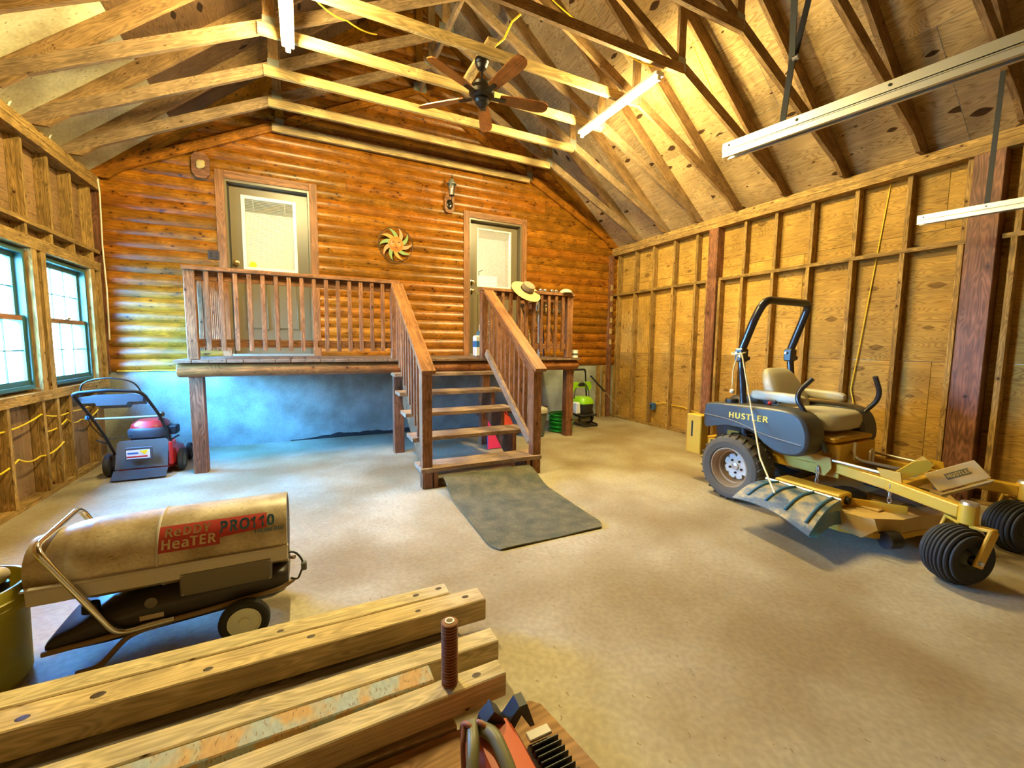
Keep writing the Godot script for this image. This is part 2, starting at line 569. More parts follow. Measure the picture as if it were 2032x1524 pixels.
func make_materials() -> void:
	var sawn := wood_picture(1024, 256, 11, 9, 0.75, 0.75, 7.0)
	var sawn2 := wood_picture(1024, 256, 23, 5, 0.62, 0.7, 6.0)
	var logpic := wood_picture(1024, 256, 37, 26, 0.7, 0.8, 8.0)
	var softpine := wood_picture(1024, 256, 83, 7, 0.5, 0.8, 5.0)
	var plain := wood_picture(512, 128, 51, 2, 0.6, 0.5, 4.0)
	var ply := ply_picture(1024, 1024, 5, 26, 16.0, 0.45)
	var roofply := ply_picture(1024, 1024, 9, 46, 14.0, 1.0)
	# lumber
	for k in 4:
		var f: float = [1.0, 0.9, 1.08, 0.82][k]
		grained("stud%d" % k, lin(0.74 * f, 0.46 * f, 0.14 * f), sawn, 0.6, 2.4, 0.75)
		grained("truss%d" % k, lin(0.50 * f, 0.305 * f, 0.13 * f), sawn2, 0.6, 2.4, 0.8)
		grained("log%d" % k, lin(0.66 * f, 0.225 * f * (1.0 + 0.05 * k), 0.016 * f), logpic, 0.55, 1.9, 0.34, 0.45)
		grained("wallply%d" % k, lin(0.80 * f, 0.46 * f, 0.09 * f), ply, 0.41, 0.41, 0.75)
		grained("roofply%d" % k, lin(0.74 * f, 0.50 * f, 0.22 * f), roofply, 0.41, 0.41, 0.8)
		grained("stain%d" % k, lin(0.60 * f, 0.28 * f, 0.13 * f), sawn, 0.6, 2.4, 0.5)
		grained("tread%d" % k, lin(0.62 * f, 0.43 * f, 0.29 * f), sawn2, 0.6, 2.4, 0.8)
	grained("newpine", lin(0.84, 0.60, 0.25), plain, 0.6, 2.0, 0.6)
	grained("oldtruss", lin(0.46, 0.31, 0.17), sawn2, 0.6, 2.4, 0.85)
	grained("redpost", lin(0.47, 0.21, 0.11), sawn, 0.5, 1.6, 0.45)
	grained("trimwood", lin(0.56, 0.25, 0.10), plain, 0.6, 2.0, 0.5)
	grained("decking", lin(0.42, 0.27, 0.17), sawn2, 0.6, 2.4, 0.8)
	grained("timber", lin(0.98, 0.77, 0.43), softpine, 0.55, 2.0, 0.8)
	grained("timber2", lin(1.0, 0.84, 0.50), softpine, 0.5, 2.2, 0.8)
	grained("edgelog", lin(0.74, 0.28, 0.075), logpic, 0.55, 1.9, 0.4, 0.45)
	grained("handle", lin(0.85, 0.52, 0.16), plain, 0.6, 2.0, 0.5)
	grained("fanblade", lin(0.46, 0.16, 0.032), plain, 1.5, 4.0, 0.28, 0.5)
	grained("fandark", lin(0.17, 0.05, 0.022), plain, 1.5, 4.0, 0.28, 0.5)
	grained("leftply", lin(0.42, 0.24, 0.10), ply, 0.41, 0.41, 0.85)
	grained("palesheet", Color.WHITE, mottle_picture(512, 512, 71, Color(0.80, 0.78, 0.64), Color(0.62, 0.57, 0.44), 0.006, 500, Color(0.42, 0.34, 0.26), 1.6), 0.41, 0.41, 0.9)
	grained("brownsheet", lin(0.22, 0.12, 0.05), roofply, 0.41, 0.41, 0.85)
	# mineral
	planar("floor", lin(0.70, 0.695, 0.61), mottle_picture(1024, 1024, 81, Color(0.80, 0.76, 0.69), Color(0.63, 0.55, 0.43), 0.0035, 900, Color(0.56, 0.48, 0.38), 1.5), 0.22, 0.55, 0.4)
	planar("foundation", lin(0.90, 1.0, 1.0), mottle_picture(1024, 1024, 91, Color(0.70, 0.69, 0.65), Color(0.56, 0.54, 0.49), 0.006, 700, Color(0.38, 0.36, 0.33), 1.6), 0.35, 0.85)
	grained("mat_rubber", lin(1, 1, 1), mottle_picture(512, 512, 95, Color(0.29, 0.30, 0.25), Color(0.42, 0.39, 0.30), 0.012, 900, Color(0.62, 0.58, 0.42), 1.5), 0.8, 0.8, 0.75)
	planar("white_wall", lin(0.80, 0.77, 0.66), mottle_picture(256, 256, 97, Color(0.97, 0.97, 0.97), Color(0.92, 0.92, 0.92), 0.01, 0, Color.WHITE), 0.5, 0.8)
	planar("grass_ground", lin(0.55, 0.52, 0.45), mottle_picture(256, 256, 99, Color(0.9, 0.9, 0.85), Color(0.7, 0.72, 0.6), 0.02, 0, Color.WHITE), 0.3, 0.9)
	# plain paints, plastics and metals
	mat("siding", lin(0.78, 0.78, 0.76), 0.7)
	mat("green_frame", lin(0.035, 0.10, 0.085), 0.4)
	mat("door_olive", lin(0.17, 0.13, 0.07), 0.35)
	mat("white_plastic", lin(0.80, 0.82, 0.80), 0.4)
	mat("slat_white", lin(0.80, 0.84, 0.76), 0.5)
	mat("brass", lin(0.75, 0.58, 0.25), 0.25, 1.0)
	mat("dark_metal", lin(0.016, 0.016, 0.018), 0.5, 0.0, 0.4)
	mat("bronze", lin(0.05, 0.045, 0.04), 0.3, 0.9)
	mat("steel", lin(0.62, 0.62, 0.60), 0.3, 1.0)
	mat("galvanized", lin(0.66, 0.65, 0.60), 0.38, 0.9)
	mat("plate_metal", lin(0.26, 0.27, 0.23), 0.6, 0.4)
	mat("chrome", lin(0.75, 0.76, 0.78), 0.12, 1.0)
	mat("black_plastic", lin(0.018, 0.018, 0.02), 0.45)
	mat("black_rubber", lin(0.022, 0.021, 0.02), 0.75)
	mat("yellow_cable", lin(0.80, 0.55, 0.02), 0.45)
	mat("white_cable", lin(0.75, 0.72, 0.60), 0.6)
	mat("red_paint", lin(0.50, 0.018, 0.014), 0.3)
	mat("outlet_brown", lin(0.05, 0.028, 0.02), 0.5)
	mat("outlet_blue", lin(0.03, 0.12, 0.33), 0.5)
	mat("blue_plastic", lin(0.03, 0.16, 0.40), 0.4)
	mat("pink_plastic", lin(0.75, 0.04, 0.22), 0.4)
	mat("coral_plastic", lin(0.80, 0.10, 0.06), 0.4)
	mat("lime", lin(0.28, 0.60, 0.01), 0.4)
	mat("hose_green", lin(0.01, 0.42, 0.06), 0.4)
	mat("bin_grey", lin(0.10, 0.11, 0.10), 0.6)
	mat("bin_lid", lin(0.42, 0.38, 0.28), 0.6)
	mat("sticker_yellow", lin(0.85, 0.62, 0.0), 0.5)
	mat("straw", lin(0.46, 0.35, 0.15), 0.9)
	mat("straw_dark", lin(0.27, 0.20, 0.12), 0.9)
	mat("rope", lin(0.72, 0.62, 0.38), 0.9)
	var g := mat("glass", Color(0.9, 0.97, 0.95, 0.08), 0.03)
	g.transparency = BaseMaterial3D.TRANSPARENCY_ALPHA
	var t := mat("tube_glow", Color(1.0, 0.93, 0.72), 0.5)
	t.emission_enabled = true
	t.emission = Color(1.0, 0.88, 0.58)
	t.emission_energy_multiplier = 9.0
	var b := mat("bulb_glow", Color(1.0, 0.95, 0.85), 0.5)
	b.emission_enabled = true
	b.emission = Color(1.0, 0.93, 0.80)
	b.emission_energy_multiplier = 4.0

const ZB := -6.42      # face of the back wall behind the logs
const XL := -2.01      # inner face of the left studs
const XR := 5.23       # inner face of the right studs
const XM := 1.61       # under the ridge
const ZF := 3.2        # wall behind the photographer

func roof_x(y: float) -> float:
	return 5.09 + (3.327 - y) / 0.845      # where the right slope's boards meet height y

func log_piece(parent: Node3D, x0: float, x1: float, ya: float, yb: float, y0: float, ch: float) -> void:
	var bulge := [[0.0, 0.0], [0.06, 0.012], [0.18, 0.022], [0.35, 0.029], [0.5, 0.031], [0.65, 0.029], [0.82, 0.022], [0.94, 0.012], [1.0, 0.0]]
	var ys := []
	var lo := (ya - y0) / ch
	var hi := (yb - y0) / ch
	for i in bulge.size():
		var f: float = bulge[i][0]
		if f > lo + 0.01 and f < hi - 0.01: ys.append([f, bulge[i][1]])
	for e in [lo, hi]:
		var zz := 0.0
		for i in bulge.size() - 1:
			if e >= bulge[i][0] and e <= bulge[i + 1][0]:
				zz = lerpf(bulge[i][1], bulge[i + 1][1], (e - bulge[i][0]) / (bulge[i + 1][0] - bulge[i][0]))
		if e == lo: ys.push_front([e, zz])
		else: ys.push_back([e, zz])
	var mb := MB.new()
	var uo := ru()
	for i in ys.size() - 1:
		var q := []
		var u := []
		var nn := []
		for w in [i, i + 1]:
			var y: float = y0 + ys[w][0] * ch
			var l := maxf(x0, 2 * XM - roof_x(y))
			var r := minf(x1, roof_x(y))
			var z: float = ZB + ys[w][1]
			var f: float = ys[w][0]
			nn.append(V(0, (f - 0.5) * 1.1, 0.75).normalized())
			q.append(V(l, y, z)); q.append(V(r, y, z))
			u.append(uo + Vector2(l, f * 0.17)); u.append(uo + Vector2(r, f * 0.17))
		mb.tri(q[0], q[1], q[3], nn[0], nn[0], nn[1], u[0], u[1], u[3])
		mb.tri(q[0], q[3], q[2], nn[0], nn[1], nn[1], u[0], u[3], u[2])
		# ends
		for e in [0, 1]:
			var o := V(-1 if e == 0 else 1, 0, 0)
			mb.quad(q[e], q[e + 2], V(q[e + 2].x, q[e + 2].y, ZB), V(q[e].x, q[e].y, ZB), o, u[e], u[e], u[e], u[e])
	part(parent, "log", mb, M["log%d" % rng.randi_range(0, 3)])

func build_back_wall() -> void:
	var w := structure("wall_back")
	# concrete footing under the logs, poured in lifts
	part(w, "foundation", MB.new().bx(-2.2, 5.5, 0, 0.985, -6.75, -6.43), M.foundation)
	for k in 3:
		part(w, "form_mark", MB.new().bx(-2.05 + k * 2.5, 0.42 + k * 2.5, 0.655, 0.661, -6.435, -6.4265), M.foundation)
	# black mould along the foot of the concrete
	var nz := FastNoiseLite.new()
	nz.seed = 4
	var edge := PackedVector2Array([Vector2(-0.2, 0.0)])
	for k in 60:
		var x := -0.2 + 1.75 * k / 59.0
		edge.append(Vector2(x, 0.012 + (0.05 + 0.05 * nz.get_noise_1d(k * 9.0)) * smoothstep(0.0, 0.5, k / 59.0)))
	edge.append(Vector2(1.55, 0.0))
	part(w, "mould_stain", MB.new().extrude(edge, -6.431, -6.4285), M.black_rubber)
	# solid wall behind the logs, left open at the two doors
	var d1 := [-0.815, 0.125, 3.335]
	var d2 := [2.375, 3.295, 3.31]
	var b: Material = M.log3
	board(w, "backing", b, -2.3, d1[0], 0.985, 3.4, -6.58, ZB)
	board(w, "backing", b, d1[1], d2[0], 0.985, 3.4, -6.58, ZB)
	board(w, "backing", b, d2[1], 5.5, 0.985, 3.4, -6.58, ZB)
	board(w, "backing", b, d1[0], d1[1], 0.985, 1.15, -6.58, ZB)
	board(w, "backing", b, d2[0], d2[1], 0.985, 1.15, -6.58, ZB)
	board(w, "backing", b, d1[0], d1[1], d1[2], 3.4, -6.58, ZB)
	board(w, "backing", b, d2[0], d2[1], d2[2], 3.4, -6.58, ZB)
	part(w, "gable", MB.new().extrude(PackedVector2Array([Vector2(-1.9, 3.4), Vector2(5.12, 3.4), Vector2(XM, 6.36)]), -6.58, ZB), b)
	# courses
	var ch := 0.143
	for k in 40:
		var y0 := 0.985 + k * ch
		if y0 > 6.25: break
		var spans := [[-2.1, 5.36, y0, y0 + ch]]
		for d in [d1, d2]:
			var nx := []
			for s in spans:
				if s[2] >= d[2] or s[3] <= 1.16 or s[0] > d[1] or s[1] < d[0]:
					nx.append(s)
					continue
				nx.append([s[0], d[0] - 0.03, s[2], s[3]])
				nx.append([d[1] + 0.03, s[1], s[2], s[3]])
				if s[3] > d[2] + 0.02: nx.append([d[0] - 0.03, d[1] + 0.03, d[2] + 0.02, s[3]])
			spans = nx
		for s in spans:
			var x: float = s[0]
			while x < s[1] - 0.05:
				var e := minf(s[1], x + rng.randf_range(1.6, 3.6))
				if s[1] - e < 0.5: e = s[1]
				var lim := roof_x(s[2])
				if e > 2 * XM - lim + 0.05 and x < lim - 0.05:
					log_piece(w, maxf(x, 2 * XM - lim), minf(e - 0.003, lim), s[2], s[3], y0, ch)
				x = e
	# dark corner board with the notched log ends at the right
	board(w, "corner_board", M.redpost, 5.12, 5.2, 0.0, 3.0, -6.42, -6.34)
	for k in 6:
		part(w, "log_end", MB.new().bx(5.135, 5.185, 1.36 + k * 0.2, 1.46 + k * 0.2, -6.36, -6.325, ru(), 0.008), M.newpine)
	board(w, "furring", M.stud1, 4.92, 4.97, 0.0, 0.98, -6.43, -6.36)
	board(w, "furring", M.stud2, 5.05, 5.1, 0.0, 0.98, -6.43, -6.36)
	board(w, "corner_board", M.redpost, -2.09, -2.0, 0.985, 3.1, -6.42, -6.36)

func build_floor() -> void:
	var f := structure("floor")
	part(f, "slab", MB.new().bx(-2.3, 5.5, -0.2, 0.0, -6.75, ZF + 0.1), M.floor)

func stud_wall_panels(w: Node3D, x0: float, x1: float, kinds: String, holes: Array) -> void:
	# sheets 1.22 high laid lengthwise, joints staggered; holes are [z0, z1, y0, y1]
	var gap := 0.004
	var ys := [0.0, 1.22, 2.44, 3.12]
	for r in 3:
		var z := -6.72 + (1.22 if r % 2 else 0.0) - 2.44
		while z < ZF:
			var a := maxf(z, -6.6)
			var b := minf(z + 2.44, ZF)
			z += 2.44
			if b - a < 0.05: continue
			var rects := [[a, b, ys[r], ys[r + 1]]]
			for h in holes:
				var nx := []
				for q in rects:
					if q[0] >= h[1] or q[1] <= h[0] or q[2] >= h[3] or q[3] <= h[2]:
						nx.append(q)
						continue
					if q[0] < h[0]: nx.append([q[0], h[0], q[2], q[3]])
					if q[1] > h[1]: nx.append([h[1], q[1], q[2], q[3]])
					var l := maxf(q[0], h[0])
					var rr := minf(q[1], h[1])
					if q[2] < h[2]: nx.append([l, rr, q[2], h[2]])
					if q[3] > h[3]: nx.append([l, rr, h[3], q[3]])
				rects = nx
			for q in rects:
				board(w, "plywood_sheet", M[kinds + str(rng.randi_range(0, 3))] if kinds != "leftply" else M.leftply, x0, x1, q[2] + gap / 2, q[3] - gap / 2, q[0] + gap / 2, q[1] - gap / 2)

func build_right_wall() -> void:
	var w := structure("wall_right")
	stud_wall_panels(w, XR + 0.09, XR + 0.105, "wallply", [])
	part(w, "outer_skin", MB.new().bx(XR + 0.106, XR + 0.16, 0, 3.2, -6.75, ZF), M.siding)
	board(w, "sole_plate", M.stud1, XR, XR + 0.089, 0, 0.038, -6.4, ZF)
	board(w, "top_plate", M.stud0, XR - 0.04, XR + 0.1, 2.985, 3.055, -6.4, ZF)
	board(w, "top_plate", M.stud2, XR - 0.04, XR + 0.1, 3.058, 3.125, -6.4, ZF)
	var zs := [-6.27, -5.84, -5.42, -4.98, -4.555, -3.80, -3.395, -2.983, -2.553, -2.124, -1.715, -1.40, -0.98, -0.56, -0.14, 0.28, 0.7, 1.12, 1.54, 1.96, 2.38, 2.8]
	for z in zs:
		var top := 2.985
		board(w, "stud", M["stud%d" % rng.randi_range(0, 3)], XR, XR + 0.088, 0.038, 2.262, z, z + 0.038)
		board(w, "stud", M["stud%d" % rng.randi_range(0, 3)], XR, XR + 0.088, 2.30, top, z + 0.012, z + 0.05)
	for p in [[-6.4, -4.30], [-4.13, -1.66], [-1.45, ZF]]:
		board(w, "blocking", M.stud3, XR - 0.003, XR + 0.088, 2.262, 2.30, p[0], p[1])
	# the two stained posts with their studs
	for z in [-4.29, -1.655]:
		board(w, "post", M.redpost, XR - 0.045, XR + 0.088, 0.0, 2.985, z, z + (0.15 if z < -3.0 else 0.19), 0.004)
	board(w, "stud", M.stud2, XR - 0.01, XR + 0.088, 0.038, 2.26, -4.335, -4.297)
	board(w, "stud", M.stud0, XR - 0.01, XR + 0.088, 0.038, 2.26, -4.13, -4.092)
	board(w, "blocking", M.stud2, XR + 0.03, XR + 0.088, 2.262, 2.30, -4.14, -4.1)

func build_left_wall() -> void:
	var w := structure("wall_left")
	var wins := [[-6.06, -5.22, 0.93, 2.08], [-4.96, -4.12, 0.93, 2.08]]
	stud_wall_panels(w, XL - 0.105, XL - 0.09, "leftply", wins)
	var skin := []
	part(w, "outer_skin", MB.new().bx(XL - 0.16, XL - 0.106, 0, 0.93, -6.75, ZF), M.siding)
	part(w, "outer_skin", MB.new().bx(XL - 0.16, XL - 0.106, 2.08, 3.2, -6.75, ZF), M.siding)
	for z in [[-6.75, -6.06], [-5.22, -4.96], [-4.12, ZF]]:
		part(w, "outer_skin", MB.new().bx(XL - 0.16, XL - 0.106, 0.93, 2.08, z[0], z[1]), M.siding)
	board(w, "sole_plate", M.stud1, XL - 0.089, XL, 0, 0.038, -6.4, ZF)
	board(w, "top_plate", M.stud3, XL - 0.1, XL + 0.04, 2.985, 3.055, -6.4, ZF)
	board(w, "top_plate", M.stud1, XL - 0.1, XL + 0.04, 3.058, 3.125, -6.4, ZF)
	# studs above and below the windows
	for z in [-6.24, -5.82, -5.405, -5.005, -4.60, -4.2, -3.8]:
		board(w, "stud", M["stud%d" % rng.randi_range(0, 3)], XL - 0.088, XL, 2.335, 2.985, z, z + 0.038)
		board(w, "cripple", M["stud%d" % rng.randi_range(0, 3)], XL - 0.088, XL, 2.2, 2.295, z + 0.03, z + 0.068)
	board(w, "ledger", M.stud3, XL - 0.088, XL + 0.01, 2.295, 2.333, -6.4, -3.7)
	board(w, "header", M.stud1, XL - 0.088, XL + 0.012, 2.10, 2.198, -6.33, -3.7)
	board(w, "sill_board", M.stud2, XL - 0.088, XL + 0.012, 0.825, 0.905, -6.33, -3.7)
	for z in [-6.02, -5.465, -5.235, -5.0, -4.51, -4.1, -3.75]:
		board(w, "stud", M["stud%d" % rng.randi_range(0, 3)], XL - 0.088, XL, 0.038, 0.825, z, z + 0.04)
	# trimmers beside the windows
	for z in [[-6.33, -6.26], [-6.17, -6.075], [-5.20, -5.12], [-5.06, -4.98], [-4.10, -4.02], [-3.78, -3.70]]:
		board(w, "trimmer", M.stud2, XL - 0.1, XL + 0.008, 0.905, 2.10, z[0], z[1])
	for z in [-3.3, -2.9, -2.5, -2.1, -1.7, -1.3, -0.9, -0.5, 0.0, 0.4, 0.8, 1.2, 1.6, 2.0, 2.4, 2.8]:
		board(w, "stud", M["stud%d" % rng.randi_range(0, 3)], XL - 0.088, XL, 0.038, 2.985, z, z + 0.038)

func build_window(n: int, za: float, zb: float) -> void:
	var w := structure("window_%d" % n)
	var x := XL - 0.075
	var y0 := 0.935
	var y1 := 2.075
	var ym := 1.515
	var f: Material = M.green_frame
	# outer frame
	board(w, "frame_side", f, x - 0.06, x + 0.045, y0, y1, za, za + 0.03)
	board(w, "frame_side", f, x - 0.06, x + 0.045, y0, y1, zb - 0.03, zb)
	board(w, "frame_head", f, x - 0.06, x + 0.045, y1 - 0.03, y1, za + 0.03, zb - 0.03)
	board(w, "frame_sill", f, x - 0.06, x + 0.055, y0, y0 + 0.03, za + 0.03, zb - 0.03)
	for s in 2:
		var sx := x + (0.012 if s == 0 else -0.025)     # lower sash stands in front
		var a := y0 + 0.03 if s == 0 else ym - 0.02
		var b := ym + 0.025 if s == 0 else y1 - 0.03
		var sash := Node3D.new()
		sash.name = "sash"
		w.add_child(sash, true)
		board(sash, "stile", f, sx - 0.016, sx + 0.016, a, b, za + 0.03, za + 0.068)
		board(sash, "stile", f, sx - 0.016, sx + 0.016, a, b, zb - 0.068, zb - 0.03)
		board(sash, "rail", f, sx - 0.016, sx + 0.016, a, a + 0.042, za + 0.068, zb - 0.068)
		board(sash, "rail", M.trimwood if s == 0 else f, sx - 0.016, sx + 0.016, b - 0.042, b, za + 0.068, zb - 0.068)
		var cols := 3
		var zl := za + 0.068
		var zr := zb - 0.068
		for k in range(1, cols):
			var zz := lerpf(zl, zr, float(k) / cols)
			board(sash, "muntin", f, sx - 0.006, sx + 0.006, a + 0.042, b - 0.042, zz - 0.005, zz + 0.005)
		board(sash, "muntin", f, sx - 0.006, sx + 0.006, (a + b) / 2 - 0.005, (a + b) / 2 + 0.005, zl, zr)
		part(sash, "pane", MB.new().bx(sx - 0.002, sx + 0.002, a + 0.04, b - 0.04, zl - 0.002, zr + 0.002), M.glass)
	part(w, "latch", MB.new().bx(x + 0.02, x + 0.045, ym + 0.025, ym + 0.045, (za + zb) / 2 - 0.03, (za + zb) / 2 + 0.03, Vector2.ZERO, 0.004), M.brass)

func build_outside() -> void:
	var g := structure("ground")
	part(g, "gravel", MB.new().bx(-40.0, XL - 0.2, -0.3, -0.06, -30.0, 25.0), M.grass_ground)

func build_front_wall() -> void:
	# the wall behind the photographer, with its closed overhead doors
	var w := structure("wall_front")
	part(w, "plywood_sheet", MB.new().extrude(PackedVector2Array([Vector2(-2.2, 0), Vector2(5.45, 0), Vector2(5.45, 3.35), Vector2(XM, 6.5), Vector2(-2.2, 3.35)]), ZF, ZF + 0.1), M.wallply0)
	for d in [[-1.55, 0.95], [2.05, 4.65]]:
		for k in 4:
			part(w, "door_panel", MB.new().bx(d[0], d[1], 0.01 + k * 0.53, 0.53 + k * 0.53, ZF - 0.05, ZF - 0.005, Vector2.ZERO, 0.01), M.siding)

func build_ceiling() -> void:
	var c := structure("ceiling")
	var ang := atan(0.845)
	for side in [1.0, -1.0]:
		for r in 5:
			var s0 := r * 1.22
			var s1 := minf(s0 + 1.216, 5.0)
			if s1 - s0 < 0.05: continue
			var z := -6.6 - (1.22 if r % 2 else 0.0)
			while z < ZF:
				var za := maxf(z, -6.58)
				var zb := minf(z + 2.436, ZF + 0.1)
				z += 2.44
				if zb - za < 0.05: continue
				# point on the slope: distance s up from the eave
				var mid := (s0 + s1) / 2
				var ex := 5.42 - mid * cos(ang)
				var ey := 3.327 + 0.845 * (5.09 - ex)
				var nn := Vector3(sin(ang), cos(ang), 0)
				var ctr := V(ex, ey, (za + zb) / 2) + nn * 0.006
				var bs := Basis(Vector3(-cos(ang), sin(ang), 0), nn, Vector3(-cos(ang), sin(ang), 0).cross(nn))
				var m: Material = M["roofply%d" % rng.randi_range(0, 3)]
				if side < 0:
					ctr.x = 2 * XM - ctr.x
					bs = Basis(Vector3(cos(ang), sin(ang), 0), Vector3(-nn.x, nn.y, 0), Vector3(0, 0, 1))
					m = M.palesheet if r == 0 else M.brownsheet
				part(c, "roof_sheet", MB.new().box(ctr, Vector3(s1 - s0, 0.012, zb - za), bs, ru()), m)
		var p := PackedVector2Array([Vector2(5.62, 2.88), Vector2(XM, 6.27), Vector2(XM, 6.42), Vector2(5.72, 2.95)])
		if side < 0:
			for i in 4: p[i].x = 2 * XM - p[i].x
		part(c, "roof_deck", MB.new().extrude(p, -6.8, ZF + 0.2), M.bin_grey)

func build_trusses() -> void:
	var places := ["against the log gable wall", "second from the log wall", "third from the log wall", "fourth from the log wall, behind the ceiling fan", "fifth from the log wall, carrying the ceiling fan's board", "sixth from the log wall", "seventh from the log wall, by the end of the door track", "eighth from the log wall, over the yellow mower", "ninth from the log wall", "tenth from the log wall", "eleventh from the log wall", "twelfth from the log wall", "thirteenth from the log wall"]
	for i in 13:
		var z := -6.36 + 0.622 * i
		if i == 0: z = -6.365
		if z > ZF - 0.2: break
		var t := thing("roof_truss", "brown wooden scissor truss, %s" % places[i], "truss", Vector3.ZERO, "scissor trusses under the roof")
		var m0: Material = M.log3 if i == 0 else M["truss%d" % (i % 3)]
		var m1: Material = M.log1 if i == 0 else (M.oldtruss if i < 4 else M["truss%d" % ((i + 1) % 3)])
		for side in [1.0, -1.0]:
			var bc := PackedVector2Array([Vector2(5.32, 3.125), Vector2(5.32, 3.2), Vector2(XM, 5.016), Vector2(XM, 4.915), Vector2(5.222, 3.125)])
			var tc := PackedVector2Array([Vector2(5.42, 3.04), Vector2(5.3, 2.967), Vector2(XM, 6.084), Vector2(XM, 6.266), Vector2(5.42, 3.048)])
			tc[1] = Vector2(5.1, 3.136)
			tc[0] = Vector2(5.1, 3.14)
			tc = PackedVector2Array([Vector2(5.1, 3.136), Vector2(XM, 6.085), Vector2(XM, 6.266), Vector2(5.28, 3.165), Vector2(5.28, 3.13)])
			var wp := PackedVector2Array([Vector2(3.36, 4.06), Vector2(3.45, 4.02), Vector2(3.45, 4.54), Vector2(3.36, 4.62)])
			var g := 1.0
			if side < 0:
				for arr in [bc, tc, wp]:
					for k in arr.size(): arr[k].x = 2 * XM - arr[k].x
				g = -1.0
			part(t, "bottom_chord", MB.new().extrude(bc, z - 0.019, z + 0.019, Transform3D(), -0.459 * g, ru()), m1)
			part(t, "top_chord", MB.new().extrude(tc, z - 0.018, z + 0.018, Transform3D(), -0.701 * g, ru()), m0)
			part(t, "web_post", MB.new().extrude(wp, z - 0.017, z + 0.017, Transform3D(), PI / 2, ru()), m0)
			var gx := 3.405 if side > 0 else 2 * XM - 3.405
			part(t, "gusset_plate", MB.new().bx(gx - 0.05, gx + 0.05, 4.03, 4.15, z + 0.0195, z + 0.021), M.plate_metal)
		part(t, "king_post", MB.new().bx(XM - 0.045, XM + 0.045, 4.99, 6.15, z - 0.017, z + 0.017, ru()), m0)
		part(t, "gusset_plate", MB.new().bx(XM - 0.09, XM + 0.09, 4.93, 5.05, z + 0.0195, z + 0.021), M.plate_metal)
		part(t, "collar_tie", MB.new().bx(-0.27, 3.39, 3.972, 4.062, z + 0.021, z + 0.058, ru()), M.newpine if i < 5 else M.truss2, "pale new horizontal tie board" if i < 5 else "")
	var br := thing("ridge_brace", "long board running under the peaks of all the roof trusses", "brace")
	part(br, "brace_board", MB.new().bx(XM - 0.02, XM + 0.02, 4.925, 5.01, -6.33, ZF - 0.3, ru()), M.oldtruss)

func build_house_room() -> void:
	# the lit room behind the two doors
	var r := structure("wall_house")
	var m: Material = M.white_wall
	part(r, "room_floor", MB.new().bx(-1.6, 4.4, 1.0, 1.15, -9.4, -6.58), M.trimwood)
	part(r, "room_wall", MB.new().bx(-1.6, 4.4, 1.0, 3.9, -9.5, -9.4), m)
	part(r, "room_wall", MB.new().bx(-1.7, -1.6, 1.0, 3.9, -9.5, -6.58), m)
	part(r, "room_wall", MB.new().bx(4.4, 4.5, 1.0, 3.9, -9.5, -6.58), m)
	part(r, "room_wall", MB.new().bx(1.0, 1.08, 1.15, 3.8, -9.4, -6.58), m)
	part(r, "room_ceiling", MB.new().bx(-1.7, 4.5, 3.8, 3.9, -9.5, -6.58), m)
	for a in [[-0.3, "round white ceiling lamp behind the door with the blind", 0.5], [2.9, "round white ceiling lamp behind the door with the clear pane", 6.0]]:
		var t := thing("ceiling_lamp", a[1], "lamp", V(a[0], 3.8, -6.82))
		part(t, "base", MB.new().cyl(V(0, -0.02, 0), V(0, 0, 0), 0.13, 0.13, 20), M.white_plastic)
		part(t, "bulb", MB.new().ball(V(0, -0.09, 0), V(0.1, 0.07, 0.1), 16, 8), M.bulb_glow)
		var o := OmniLight3D.new()
		o.name = "room_lamp"
		o.light_color = Color(1.0, 0.95, 0.82)
		o.light_energy = a[2]
		o.light_size = 0.05
		o.omni_range = 12.0
		o.omni_attenuation = 2.0
		o.shadow_enabled = true
		t.add_child(o)
		o.position = V(0, -0.09, 0)
	var c := thing("refrigerator", "white refrigerator seen low through the clear door pane", "refrigerator", V(3.66, 1.15, -9.36))
	part(c, "body", MB.new().bx(-0.2, 0.28, 0.0, 1.70, 0.0, 0.5, Vector2.ZERO, 0.02), M.white_plastic)
	part(c, "upper_door", MB.new().bx(-0.2, 0.28, 1.15, 1.70, 0.505, 0.545, Vector2.ZERO, 0.01), M.white_plastic)
	part(c, "lower_door", MB.new().bx(-0.2, 0.28, 0.05, 1.14, 0.505, 0.545, Vector2.ZERO, 0.01), M.white_plastic)
	part(c, "door_handle", MB.new().bx(-0.18, -0.16, 1.2, 1.45, 0.545, 0.575, Vector2.ZERO, 0.005), M.bin_grey)
	var k := thing("dark_canister", "small dark canister on top of the refrigerator behind the door pane", "canister", V(3.55, 2.851, -9.05))
	part(k, "body", MB.new().cyl(V(0, 0, 0), V(0, 0.13, 0), 0.05, 0.045, 16), M.bin_grey)
	part(k, "spout", MB.new().bar(V(0.03, 0.11, 0.02), V(0.12, 0.16, 0.03), 0.02, 0.02), M.bin_grey)

